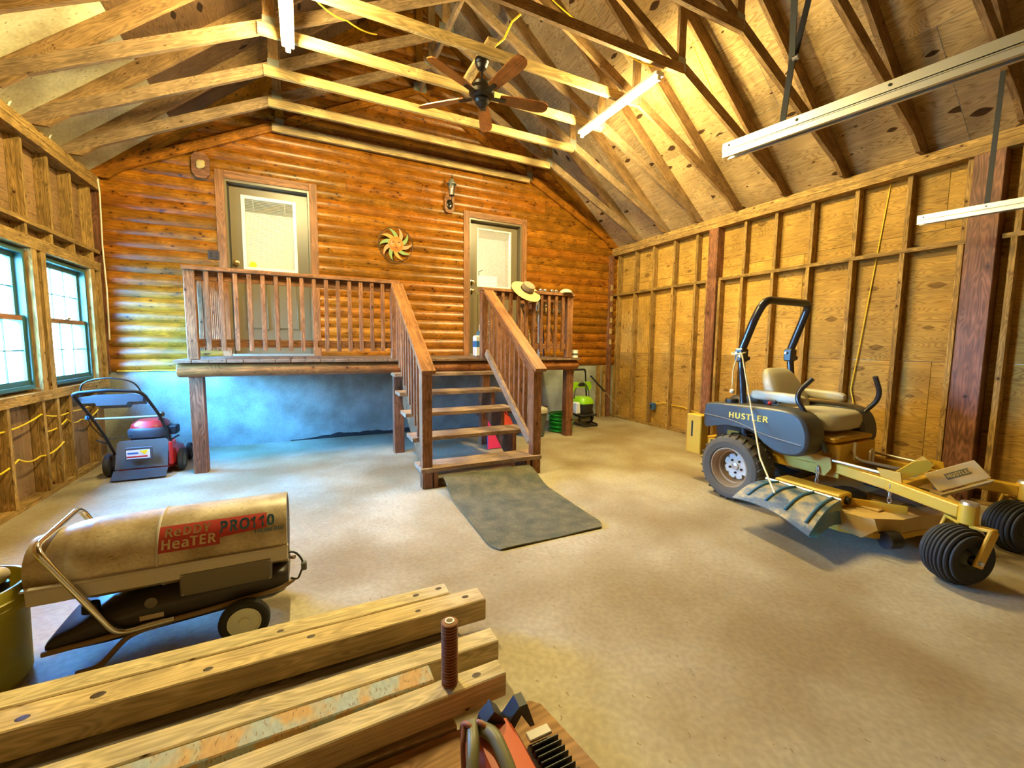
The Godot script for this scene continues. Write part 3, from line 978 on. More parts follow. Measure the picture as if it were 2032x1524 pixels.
func build_door(n: int, x0: float, x1: float, ytop: float, gx0: float, gx1: float, gy0: float, gy1: float, blind: bool) -> void:
	var d := structure("door_%d" % n)
	var y0 := 1.17
	var zf := -6.395
	var tw := 0.095
	var tm: Material = M.trimwood
	# casing boards stand a little proud of the logs
	board(d, "casing_side", tm, x0 - tw, x0, y0 - 0.03, ytop + tw, -6.42, zf + 0.018, 0.003)
	board(d, "casing_side", tm, x1, x1 + tw, y0 - 0.03, ytop + tw, -6.42, zf + 0.018, 0.003)
	board(d, "casing_head", tm, x0 + 0.001, x1 - 0.001, ytop, ytop + tw, -6.42, zf + 0.016, 0.003)
	# jamb
	var dm: Material = M.door_olive
	board(d, "jamb", dm, x0, x0 + 0.022, y0, ytop, -6.58, zf)
	board(d, "jamb", dm, x1 - 0.022, x1, y0, ytop, -6.58, zf)
	board(d, "jamb", dm, x0 + 0.022, x1 - 0.022, ytop - 0.03, ytop, -6.58, zf)
	board(d, "threshold", M.plate_metal, x0, x1, y0 - 0.02, y0 + 0.02, -6.58, zf + 0.01)
	board(d, "weather_strip", M.black_rubber, x0 + 0.022, x0 + 0.034, y0 + 0.02, ytop - 0.03, -6.505, -6.47)
	# leaf
	var lf := Node3D.new()
	lf.name = "door_leaf"
	d.add_child(lf)
	var a := x0 + 0.026
	var b := x1 - 0.026
	var zb := -6.55
	var zl := -6.507
	var yt := ytop - 0.034
	var yb := y0 + 0.022
	board(lf, "stile", dm, a, gx0, yb, yt, zb, zl)
	board(lf, "stile", dm, gx1, b, yb, yt, zb, zl)
	board(lf, "top_rail", dm, gx0, gx1, gy1, yt, zb, zl)
	board(lf, "lower_panel", dm, gx0, gx1, yb, gy0, zb, zl)
	# white bead round the glass
	var wm: Material = M.white_plastic if blind else M.slat_white
	var bw := 0.04 if blind else 0.025
	board(lf, "glass_bead", wm, gx0, gx0 + bw, gy0, gy1, zl - 0.03, zl + 0.012, 0.004)
	board(lf, "glass_bead", wm, gx1 - bw, gx1, gy0, gy1, zl - 0.03, zl + 0.012, 0.004)
	board(lf, "glass_bead", wm, gx0 + bw, gx1 - bw, gy1 - bw, gy1, zl - 0.03, zl + 0.011, 0.004)
	board(lf, "glass_bead", wm, gx0 + bw, gx1 - bw, gy0, gy0 + bw, zl - 0.03, zl + 0.011, 0.004)
	part(lf, "pane", MB.new().bx(gx0 + bw - 0.002, gx1 - bw + 0.002, gy0 + bw - 0.002, gy1 - bw + 0.002, zl - 0.012, zl - 0.008), M.glass)
	# two raised panels below
	for p in [[gx0 + 0.02, gx0 + 0.25], [gx1 - 0.25, gx1 - 0.02]]:
		part(lf, "raised_panel", MB.new().bx(p[0], p[1], 1.52, gy0 - 0.14, zl, zl + 0.012, Vector2.ZERO, 0.01), dm)
		for e in p:
			part(lf, "panel_mould", MB.new().bx(e - 0.008, e + 0.008, 1.5, gy0 - 0.12, zl, zl + 0.02, Vector2.ZERO, 0.006), dm)
	# knob and deadbolt
	var kx := a + 0.055
	var ky := 2.20 if not blind else 2.19
	for yy in ([ky, ky + 0.14] if not blind else [ky + 0.155]):
		part(lf, "knob", MB.new().lathe([Vector2(0.03, 0), Vector2(0.032, 0.008), Vector2(0.012, 0.012), Vector2(0.012, 0.035), Vector2(0.026, 0.045), Vector2(0.03, 0.06), Vector2(0.02, 0.072), Vector2(0, 0.075)], 16, Transform3D(Basis(Vector3.RIGHT, PI / 2), V(kx, yy, zl))), M.brass)
	if blind:
		for k in 2:
			part(lf, "blind_cord", MB.new().bx(gx0 + 0.13 + k * 0.36, gx0 + 0.134 + k * 0.36, gy0 + 0.05, gy1 - 0.05, zl - 0.018, zl - 0.015), M.slat_white)
		var cnt := 44
		for k in cnt:
			var yy := lerpf(gy0 + 0.05, gy1 - 0.052, float(k) / (cnt - 1))
			var open := 0.35 if k > cnt - 9 else 1.05
			part(lf, "blind_slat", MB.new().box(V((gx0 + gx1) / 2, yy, zl - 0.028), V(gx1 - gx0 - 0.085, 0.0012, 0.021), Basis(Vector3.RIGHT, open)), M.slat_white)
		part(lf, "sticker", MB.new().cyl(V(gx0 + 0.105, gy0 + 0.075, zl - 0.0078), V(gx0 + 0.105, gy0 + 0.075, zl - 0.0068), 0.04, 0.04, 24), M.sticker_yellow, "round yellow sticker on the glass")

func rounded_beam(x0: float, x1: float, y0: float, y1: float, zback: float, zfront: float) -> MB:
	var pts := []
	var k := 10
	var rows := []
	for x in [x0, x0 + 0.012, x1 - 0.012, x1]:
		var ring := PackedVector3Array()
		var sh := 0.006 if x == x0 or x == x1 else 0.0
		for i in k + 1:
			var a := lerpf(-PI / 2, PI / 2, float(i) / k)
			ring.append(V(x, (y0 + y1) / 2 + sin(a) * ((y1 - y0) / 2 - sh), lerpf(zback, zfront, 0.35) + cos(a) * ((zfront - zback) * 0.65 - sh)))
		ring.append(V(x, y1 - sh, zback))
		ring.append(V(x, y0 + sh, zback))
		rows.append(ring)
	var mb := MB.new()
	mb.loft(rows, true, true)
	# lay the grain along the beam
	for i in mb.t.size():
		mb.t[i] = Vector2(mb.v[i].x, mb.v[i].y * 1.2 + mb.v[i].z)
	return mb

func sub(parent: Node3D, called: String) -> Node3D:
	var o := Node3D.new()
	o.name = called
	parent.add_child(o, true)
	return o

func build_deck() -> void:
	var d := thing("porch_deck", "brown stained raised wooden porch with log edge beam, railings and open stairs", "deck", V(0, 0, 0))
	var st := func() -> Material: return M["stain%d" % rng.randi_range(0, 3)]
	for k in 33:
		var x := -1.13 + k * 0.1435
		board(d, "deck_plank", M.decking, x, x + 0.139, 1.13, 1.165 - rng.randf() * 0.003, -6.385, -5.085 + rng.randf() * 0.006, 0.003)
	part(d, "log_beam", rounded_beam(-1.12, 3.6, 0.985, 1.128, -5.24, -5.105), M.edgelog)
	board(d, "ledger", st.call(), -1.1, 3.58, 0.99, 1.128, -6.385, -6.35)
	for x in [-1.08, 0.1, 1.3, 2.4, 3.54]:
		board(d, "joist", st.call(), x, x + 0.038, 0.99, 1.129, -6.34, -5.25)
	for x in [-0.98, 1.02, 2.16, 3.5]:
		board(d, "post", M.redpost, x - 0.06, x + 0.06, 0.0, 0.99, -5.29, -5.18, 0.004)
	board(d, "brace", st.call(), 2.25, 3.44, 0.3, 0.38, -5.75, -5.71)
	# left railing along the front
	var porch := d
	d = sub(porch, "railing")
	board(d, "rail_post", st.call(), -1.02, -0.93, 1.166, 2.03, -5.19, -5.10, 0.004)
	board(d, "rail_post", st.call(), 0.93, 1.02, 1.166, 2.03, -5.19, -5.10, 0.004)
	board(d, "top_rail", st.call(), -1.03, 1.03, 2.03, 2.07, -5.21, -5.085, 0.004)
	board(d, "sub_rail", st.call(), -0.93, 0.93, 1.94, 2.03, -5.175, -5.138)
	board(d, "bottom_rail", st.call(), -0.93, 0.93, 1.285, 1.365, -5.175, -5.138)
	for k in 15:
		var x := -0.837 + k * 0.1195
		board(d, "baluster", st.call(), x - 0.02, x + 0.02, 1.25, 2.028, -5.137, -5.097, 0.002)
	# right railing along the front
	d = sub(porch, "railing")
	board(d, "rail_post", st.call(), 2.07, 2.16, 1.166, 2.03, -5.19, -5.10, 0.004)
	board(d, "rail_post", st.call(), 3.38, 3.47, 1.166, 2.03, -5.19, -5.10, 0.004)
	board(d, "top_rail", st.call(), 2.06, 3.49, 2.03, 2.07, -5.21, -5.085, 0.004)
	board(d, "sub_rail", st.call(), 2.16, 3.38, 1.94, 2.03, -5.175, -5.138)
	board(d, "bottom_rail", st.call(), 2.16, 3.38, 1.285, 1.365, -5.175, -5.138)
	for k in 10:
		var x := 2.25 + k * 0.1175
		board(d, "baluster", st.call(), x - 0.02, x + 0.02, 1.25, 2.028, -5.137, -5.097, 0.002)
	d = sub(porch, "railing")
	# left end: rail back to the log wall with closer boards
	board(d, "top_rail", st.call(), -1.03, -0.93, 2.03, 2.07, -6.38, -5.215, 0.004)
	board(d, "sub_rail", st.call(), -0.99, -0.955, 1.94, 2.029, -6.38, -5.19)
	board(d, "bottom_rail", st.call(), -0.99, -0.955, 1.285, 1.365, -6.38, -5.19)
	for k in 9:
		var z := -6.30 + k * 0.12
		board(d, "baluster", st.call(), -0.953, -0.913, 1.25, 2.028, z - 0.02, z + 0.02, 0.002)
	# right end rail
	d = sub(porch, "railing")
	board(d, "top_rail", st.call(), 3.39, 3.49, 2.03, 2.07, -6.38, -5.215, 0.004)
	board(d, "sub_rail", st.call(), 3.42, 3.455, 1.94, 2.029, -6.38, -5.19)
	board(d, "bottom_rail", st.call(), 3.42, 3.455, 1.285, 1.365, -6.38, -5.19)

func build_stairs() -> void:
	var s := sub(get_node("porch_deck"), "stairs")
	s.set_meta("label", "open wooden stairs with five treads and two handrails")
	var st := func() -> Material: return M["stain%d" % rng.randi_range(0, 3)]
	var tr := [[0.20, -3.74], [0.42, -4.07], [0.615, -4.38], [0.805, -4.66], [1.0, -4.935]]
	for k in 5:
		var y: float = tr[k][0]
		var z: float = tr[k][1]
		board(s, "tread", M["tread%d" % (k % 4)], 0.925, 2.195, y - 0.042, y, z - 0.142, z, 0.004)
		board(s, "tread", M["tread%d" % ((k + 2) % 4)], 0.93, 2.19, y - 0.042, y - 0.002, z - 0.29, z - 0.147, 0.004)
	for x in [1.07, 2.05]:
		var p := PackedVector2Array()
		for k in 5:
			var y: float = tr[k][0] - 0.043
			var z: float = tr[k][1] - 0.02
			p.append(Vector2(z, tr[k - 1][0] - 0.043 if k > 0 else 0.0))
			p.append(Vector2(z, y))
		p.append(Vector2(-5.1, 0.957))
		p.append(Vector2(-5.1, 0.60))
		p.append(Vector2(-4.15, 0.0))
		# xy of the polygon is (z, y): turn it into the yz plane
		part(s, "stringer", MB.new().extrude(p, x - 0.02, x + 0.02, Transform3D(Basis(Vector3(0, 0, 1), Vector3(0, 1, 0), Vector3(1, 0, 0)), Vector3.ZERO), 0.6, ru()), st.call())
	for x in [0.945, 2.1]:
		board(s, "newel_post", st.call(), x, x + 0.095, 0.0, 1.07, -3.86, -3.765, 0.004)
		var hx: float = x + 0.047
		# handrail from the deck post down over the newel
		part(s, "handrail", MB.new().bar(V(hx, 2.02, -5.083), V(hx, 1.085, -3.70), 0.13, 0.04, Vector3.UP, ru(), 0.004), M.trimwood)
		part(s, "sub_rail", MB.new().bar(V(hx, 1.96, -5.07), V(hx, 1.05, -3.86), 0.036, 0.08, Vector3.UP, ru()), st.call())
		var ox: float = x + 0.015 if x > 1.5 else x + 0.08
		part(s, "bottom_rail", MB.new().bar(V(ox, 1.24, -5.05), V(ox, 0.33, -3.86), 0.036, 0.085, Vector3.UP, ru()), M.tread2 if x > 1.5 else st.call())
		for k in 10:
			var z := -5.03 + k * 0.1185
			var yt := lerpf(2.02, 1.07, (z + 5.1) / 1.36)
			var yb := lerpf(1.17, 0.26, (z + 5.05) / 1.19)
			board(s, "baluster", st.call(), hx - 0.02 if x < 1.5 else hx, hx + 0.02 if x < 1.5 else hx + 0.04, yb, yt, z - 0.02, z + 0.02, 0.002)

func build_mat() -> void:
	var t := thing("rubber_mat", "dark worn rubber mat lying at the foot of the stairs", "mat", V(1.06, 0, -2.40))
	var rows := []
	var W := 0.92
	for i in 23:
		var f := i / 22.0
		var z := -f * 1.325
		var y := 0.009
		if f > 0.68:
			var g := (f - 0.68) / 0.32
			y += 0.105 * g * g * (3.0 - 2.0 * g)
		var line := PackedVector3Array()
		var ins := 0.0
		if i == 0: ins = 0.05
		elif i == 1: ins = 0.012
		for j in 17:
			var u := j / 16.0
			line.append(V(ins + u * (W - ins * 2.0) + f * 0.06, y + 0.003 * sin(u * 9.0 + f * 7.0), z))
		rows.append(line)
	part(t, "mat_sheet", MB.new().sheet(rows, 0.009), M.mat_rubber)

func build_fan() -> void:
	var t := thing("ceiling_fan", "five-blade ceiling fan with brown wooden blades and bronze motor", "fan", V(1.62, 4.06, -4.02))
	var b: Material = M.bronze
	part(t, "canopy", MB.new().lathe([Vector2(0.0, 0.0), Vector2(0.068, 0.0), Vector2(0.07, -0.03), Vector2(0.06, -0.045), Vector2(0.062, -0.055), Vector2(0.045, -0.085), Vector2(0.02, -0.105), Vector2(0, -0.105)], 24), b)
	part(t, "rod", MB.new().cyl(V(0, -0.105, 0), V(0, -0.22, 0), 0.012, 0.012, 12), b)
	part(t, "motor", MB.new().lathe([Vector2(0, -0.2), Vector2(0.07, -0.205), Vector2(0.085, -0.22), Vector2(0.08, -0.245), Vector2(0.115, -0.265), Vector2(0.125, -0.30), Vector2(0.12, -0.335), Vector2(0.085, -0.36), Vector2(0.06, -0.365), Vector2(0, -0.365)], 28), b)
	part(t, "lower_cap", MB.new().lathe([Vector2(0.07, -0.365), Vector2(0.075, -0.38), Vector2(0.06, -0.40), Vector2(0.062, -0.41), Vector2(0.035, -0.435), Vector2(0.015, -0.45), Vector2(0, -0.45)], 24), b)
	var outline := [[0.18, 0.045], [0.22, 0.052], [0.35, 0.062], [0.5, 0.068], [0.6, 0.068], [0.65, 0.058], [0.675, 0.035], [0.682, 0.0]]
	var poly := PackedVector2Array()
	for p in outline: poly.append(Vector2(p[0], p[1]))
	for i in range(outline.size() - 2, -1, -1): poly.append(Vector2(outline[i][0], -outline[i][1]))
	for k in 5:
		var a: float = FAN_TURN + k * TAU / 5.0
		var bs := Basis(Vector3.UP, a) * Basis(Vector3.RIGHT, -PI / 2 - 0.24)
		var bl := part(t, "blade", MB.new().extrude(poly, -0.005, 0.005, Transform3D(bs, V(0, -0.33, 0)), 0.0, ru()), M.fanblade)
		part(bl, "blade_iron", MB.new().bar(V(0, -0.34, 0) + Basis(Vector3.UP, a) * V(0.1, 0, 0), V(0, -0.338, 0) + Basis(Vector3.UP, a) * V(0.24, 0, 0), 0.05, 0.008), b)
		for q in [[0.2, 0.02], [0.2, -0.02], [0.23, 0.0]]:
			var c: Vector3 = V(0, -0.33, 0) + bs * V(q[0], q[1], -0.006)
			part(bl, "screw", MB.new().ball(c, Vector3.ONE * 0.006, 8, 4), M.dark_metal)
	var mb := thing("mounting_board", "pale short board bridging two ties, holding the ceiling fan", "board")
	part(mb, "plank", MB.new().bx(1.575, 1.665, 4.064, 4.102, -4.52, -3.76, ru(), 0.002), M.newpine)

const FAN_TURN := -0.15

func l_track(t: Node3D, called: String, x: float, y: float, z0: float, z1: float, rise: float) -> void:
	# rolled steel track: a C section carried by a punched angle
	var a := V(x, y, z0)
	var b := V(x, y - rise, z1)
	part(t, called, MB.new().bar(a, b, 0.055, 0.004).bar(a + V(-0.027, -0.014, 0), b + V(-0.027, -0.014, 0), 0.004, 0.03).bar(a + V(0.027, -0.014, 0), b + V(0.027, -0.014, 0), 0.004, 0.03).bar(a + V(-0.02, -0.028, 0), b + V(-0.02, -0.028, 0), 0.014, 0.003).bar(a + V(0.02, -0.028, 0), b + V(0.02, -0.028, 0), 0.014, 0.003), M.galvanized)
	part(t, "angle_iron", MB.new().bar(a + V(-0.03, 0.02, 0.0), b + V(-0.03, 0.02, 0), 0.004, 0.045).bar(a + V(-0.012, 0.003, 0), b + V(-0.012, 0.003, 0), 0.04, 0.004), M.galvanized)
	for k in 14:
		var f := k / 13.0
		if f > 0.97: continue
		var c := a.lerp(b, f) + V(-0.0325, 0.022, 0.04)
		part(t, "bolt", MB.new().cyl(c, c + V(-0.002, 0, 0), 0.006, 0.006, 8), M.dark_metal)

func build_tracks() -> void:
	var t := thing("door_track", "long galvanized overhead door track hung from black straps near the roof slope", "track", Vector3.ZERO, "overhead door tracks")
	l_track(t, "track_rail", 2.12, 2.40, -1.67, 2.9, 0.36)
	part(t, "hanger_strap", MB.new().bar(V(2.09, 2.38, -1.35), V(2.14, 2.72, -1.35), 0.03, 0.004, Vector3.RIGHT), M.dark_metal)
	part(t, "hanger_strap", MB.new().bar(V(2.14, 2.69, -1.353), V(2.07, 4.5, -1.353), 0.03, 0.004, Vector3.RIGHT), M.dark_metal)
	part(t, "hanger_strap", MB.new().bar(V(2.14, 2.69, -1.347), V(2.66, 4.55, -1.347), 0.03, 0.004, Vector3.RIGHT), M.dark_metal)
	part(t, "strap_bolt", MB.new().cyl(V(2.14, 2.71, -1.345), V(2.14, 2.71, -1.32), 0.014, 0.012, 8), M.steel)
	var u := thing("door_track", "galvanized overhead door track alongside the right stud wall", "track", Vector3.ZERO, "overhead door tracks")
	l_track(u, "track_rail", 4.65, 2.40, -1.78, 2.9, 0.16)
	part(u, "hanger_strap", MB.new().bar(V(4.66, 2.40, -1.39), V(4.70, 3.62, -1.39), 0.03, 0.004, Vector3.RIGHT), M.dark_metal)

func cable(called: String, label: String, path: Array, m: Material, r := 0.006, group := "") -> void:
	var t := thing(called, label, "cable", Vector3.ZERO, group)
	part(t, "cord", MB.new().tube(path, r, 6), m)

func build_wall_things() -> void:
	# sun plaque
	var s := thing("sun_plaque", "round clay sun face with swirling green and cream rays, hung on the log wall", "wall decor", V(1.235, 2.76, -6.345))
	part(s, "ring", MB.new().tube(arc(V(0, 0, 0), V(0.242, 0, 0), V(0, 0.242, 0), 0, TAU * 39 / 40, 39), 0.006, 6, true), M.outlet_brown)
	mat("clay", lin(0.62, 0.19, 0.035), 0.45)
	mat("clay_pale", lin(0.66, 0.26, 0.11), 0.5)
	mat("clay_green", lin(0.22, 0.32, 0.10), 0.5)
	mat("clay_ochre", lin(0.64, 0.28, 0.05), 0.5)
	part(s, "face", MB.new().ball(V(0, 0, 0), V(0.098, 0.036, 0.104), 24, 10, Basis(Vector3.RIGHT, PI / 2)), M.clay)
	part(s, "face_rim", MB.new().tube(arc(V(0, 0, 0.008), V(0.1, 0, 0), V(0, 0.104, 0), 0, TAU * 31 / 32, 31), 0.008, 6, true), M.clay_ochre)
	part(s, "nose", MB.new().ball(V(0, -0.005, 0.038), V(0.012, 0.032, 0.016), 8, 6), M.clay_ochre)
	for e in [-1.0, 1.0]:
		part(s, "eye", MB.new().ball(V(0.036 * e, 0.024, 0.03), V(0.018, 0.007, 0.008), 8, 4), M.outlet_brown)
		part(s, "brow", MB.new().tube(arc(V(0.036 * e, 0.02, 0.032), V(0.026, 0, 0), V(0, 0.024, 0), 0.4, PI - 0.4, 6), 0.005, 5), M.clay_ochre)
		part(s, "cheek", MB.new().ball(V(0.045 * e, -0.025, 0.026), V(0.018, 0.016, 0.01), 8, 5), M.clay_ochre)
	part(s, "mouth", MB.new().ball(V(0, -0.052, 0.03), V(0.026, 0.006, 0.008), 10, 5), M.outlet_brown)
	for k in 10:
		var a := k * TAU / 10.0 + 0.25
		var p := PackedVector2Array()
		# a curved flame between the face and the ring
		for i in 7:
			var f := i / 6.0
			p.append(Vector2(lerpf(0.1, 0.238, f), 0).rotated(a + 0.30 * f - 0.28 * (1.0 - f) + 0.22 * f * f))
		for i in range(5, -1, -1):
			var f := i / 6.0
			p.append(Vector2(lerpf(0.1, 0.238, f), 0).rotated(a + 0.30 * f + 0.26 * (1.0 - f) * (1.0 + 0.4 * f) + 0.22 * f * f))
		part(s, "ray", MB.new().extrude(p, -0.006, 0.010), [M.clay_green, M.clay_pale, M.clay_ochre][k % 2 if k % 4 != 3 else 2])
	# lantern on its plaque
	var l := thing("wall_lantern", "dark metal wall lantern with clear glass on a wooden plaque, above the clear-pane door's side", "lantern", V(2.045, 3.44, -6.385))
	part(l, "plaque", MB.new().extrude(PackedVector2Array([Vector2(-0.075, -0.06), Vector2(-0.05, -0.115), Vector2(0, -0.125), Vector2(0.05, -0.115), Vector2(0.075, -0.06), Vector2(0.075, 0.1), Vector2(0.05, 0.14), Vector2(-0.05, 0.14), Vector2(-0.075, 0.1)]), 0.0, 0.035), M.trimwood)
	part(l, "mount", MB.new().ball(V(0, 0.0, 0.036), V(0.05, 0.075, 0.02), 14, 6), M.bronze)
	part(l, "arm", MB.new().tube(smooth([V(0, 0.0, 0.04), V(0, -0.02, 0.1), V(0.0, 0.05, 0.13), V(0, 0.1, 0.13)], 0.04), 0.009, 8), M.bronze)
	part(l, "glass_body", MB.new().lathe([Vector2(0.035, 0.1), Vector2(0.055, 0.26)], 6, Transform3D(Basis(), V(0, 0, 0.13))), M.glass)
	for k in 6:
		var a := TAU * k / 6.0
		part(l, "cage_bar", MB.new().bar(V(cos(a) * 0.036, 0.1, 0.13 + sin(a) * 0.036), V(cos(a) * 0.057, 0.262, 0.13 + sin(a) * 0.057), 0.006, 0.006), M.bronze)
	part(l, "cage_base", MB.new().cyl(V(0, 0.09, 0.13), V(0, 0.102, 0.13), 0.03, 0.042, 6), M.bronze)
	part(l, "roof_cap", MB.new().lathe([Vector2(0.078, 0.258), Vector2(0.078, 0.268), Vector2(0.05, 0.29), Vector2(0.03, 0.33), Vector2(0.0, 0.335)], 6, Transform3D(Basis(), V(0, 0, 0.13))), M.plate_metal)
	part(l, "finial", MB.new().cyl(V(0, 0.33, 0.13), V(0.01, 0.41, 0.13), 0.007, 0.003, 8), M.bronze)
	part(l, "candle_bulb", MB.new().ball(V(0, 0.16, 0.13), V(0.014, 0.04, 0.014), 10, 6), M.white_plastic)
	# bare plaque where the other lantern was
	var q := thing("lamp_plaque", "bare wooden eight-sided lamp plaque with yellow foam plug, left of the blind door", "plaque", V(-1.035, 3.43, -6.388))
	part(q, "board", MB.new().extrude(PackedVector2Array([Vector2(-0.09, -0.09), Vector2(-0.045, -0.145), Vector2(0.045, -0.145), Vector2(0.09, -0.09), Vector2(0.09, 0.09), Vector2(0.045, 0.145), Vector2(-0.045, 0.145), Vector2(-0.09, 0.09)]), 0.0, 0.04), M.redpost)
	part(q, "foam_plug", MB.new().ball(V(0, 0.01, 0.045), V(0.048, 0.05, 0.02), 12, 6).ball(V(0.02, 0.035, 0.05), V(0.03, 0.025, 0.016), 10, 5).ball(V(-0.015, -0.02, 0.05), V(0.03, 0.03, 0.018), 10, 5), M.straw)
	# outlets
	var o := thing("wall_outlet", "dark brown double outlet plate on the logs beside the blind door", "outlet", V(-0.953, 2.40, -6.386))
	part(o, "plate", MB.new().bx(-0.06, 0.06, -0.055, 0.055, 0, 0.012, Vector2.ZERO, 0.004), M.outlet_brown)
	for p in [[-0.03, 0.02], [0.03, 0.02], [-0.03, -0.02], [0.03, -0.02]]:
		part(o, "socket", MB.new().bx(p[0] - 0.016, p[0] + 0.016, p[1] - 0.013, p[1] + 0.013, 0.012, 0.016, Vector2.ZERO, 0.002), M.black_plastic)
	var b := thing("junction_box", "blue plastic outlet box nailed to a right wall stud", "outlet box", V(5.225, 0.335, -5.30))
	part(b, "box", MB.new().bx(-0.0, 0.07, -0.055, 0.055, -0.036, 0.036, Vector2.ZERO, 0.004), M.outlet_blue)
	part(b, "receptacle", MB.new().bx(-0.012, 0.0, -0.035, 0.035, -0.018, 0.018, Vector2.ZERO, 0.004), M.black_plastic)
	var y: Material = M.yellow_cable
	cable("electric_cable", "yellow cable leaving the blue outlet box and running between the right wall studs", sag([V(5.28, 0.39, -5.26), V(5.30, 0.42, -5.1), V(5.30, 0.40, -4.7), V(5.26, 0.36, -4.36)], 0.01), y)
	cable("electric_cable", "long yellow cable dropping down the right wall from the top plate behind the mower", sag([V(5.315, 2.98, -2.28), V(5.31, 2.3, -2.34), V(5.305, 1.4, -2.42), V(5.30, 0.9, -2.47), V(5.30, 0.45, -2.36)], 0.0), y)
	cable("electric_cable", "yellow cable laid along the top of the concrete footing left of the porch", sag([V(-1.95, 0.99, -6.40), V(-1.6, 0.995, -6.395), V(-1.15, 0.995, -6.395), V(-0.9, 0.985, -6.40)], 0.004), y, 0.008)
	cable("electric_cable", "yellow cable hanging between trusses beside the window-side tube light", sag([V(0.02, 4.08, -3.75), V(0.2, 4.03, -3.95), V(0.42, 4.07, -4.1), V(0.7, 4.2, -4.35)], 0.02), y)
	cable("electric_cable", "yellow cable end bent over the tie above the ceiling fan", sag([V(1.66, 4.09, -3.9), V(1.78, 4.2, -3.86), V(1.84, 4.34, -3.82), V(1.92, 4.42, -3.8)], 0.0), y, 0.009)
	cable("electric_cable", "yellow cable strung across the trusses above the mower-side tube light", sag([V(1.95, 4.52, -3.55), V(2.4, 4.35, -3.55), V(2.9, 4.2, -3.5), V(3.2, 4.1, -3.4)], 0.015), y)
	cable("electric_cable", "short yellow cable stub hanging from the roof sheets by the mower-side tube light", sag([V(3.62, 4.35, -3.3), V(3.85, 4.05, -3.28), V(3.98, 3.82, -3.27)], 0.0), y)
	cable("electric_cable", "pale cable running down the corner between window wall and log wall", sag([V(-1.965, 3.1, -6.32), V(-1.96, 2.95, -6.33), V(-1.975, 2.4, -6.345), V(-1.965, 1.9, -6.34), V(-1.975, 1.35, -6.345)], 0.0), M.white_cable, 0.008)
	# the bundles under the window sill
	for k in 3:
		var yy: float = [0.66, 0.55, 0.36][k]
		var z0: float = [-6.0, -5.95, -5.2][k]
		var z1: float = [-4.3, -5.0, -4.2][k]
		cable("electric_cable", ["yellow cable through the lower window-wall studs, highest of three", "yellow cable through the lower window-wall studs, middle of three", "yellow cable through the lower window-wall studs, lowest of three"][k],
			sag([V(-1.99, yy + 0.06, z0), V(-2.03, yy, lerpf(z0, z1, 0.3)), V(-2.02, yy + 0.05, lerpf(z0, z1, 0.62)), V(-2.04, yy, z1)], 0.03), y, 0.007)
	# straps between rafters and plate on the left
	for z in [-4.95, -5.55]:
		var t := thing("hurricane_tie", ["thin pale strap at the heel of the third truss on the window wall", "thin pale strap at the heel of the second truss on the window wall"][0 if z > -5.2 else 1], "strap", Vector3.ZERO, "truss straps on the left plate")
		part(t, "strap", MB.new().tube([V(-1.9, 3.42, z), V(-1.98, 3.3, z + 0.03), V(-2.04, 3.14, z + 0.05)], 0.008, 5), M.white_cable)

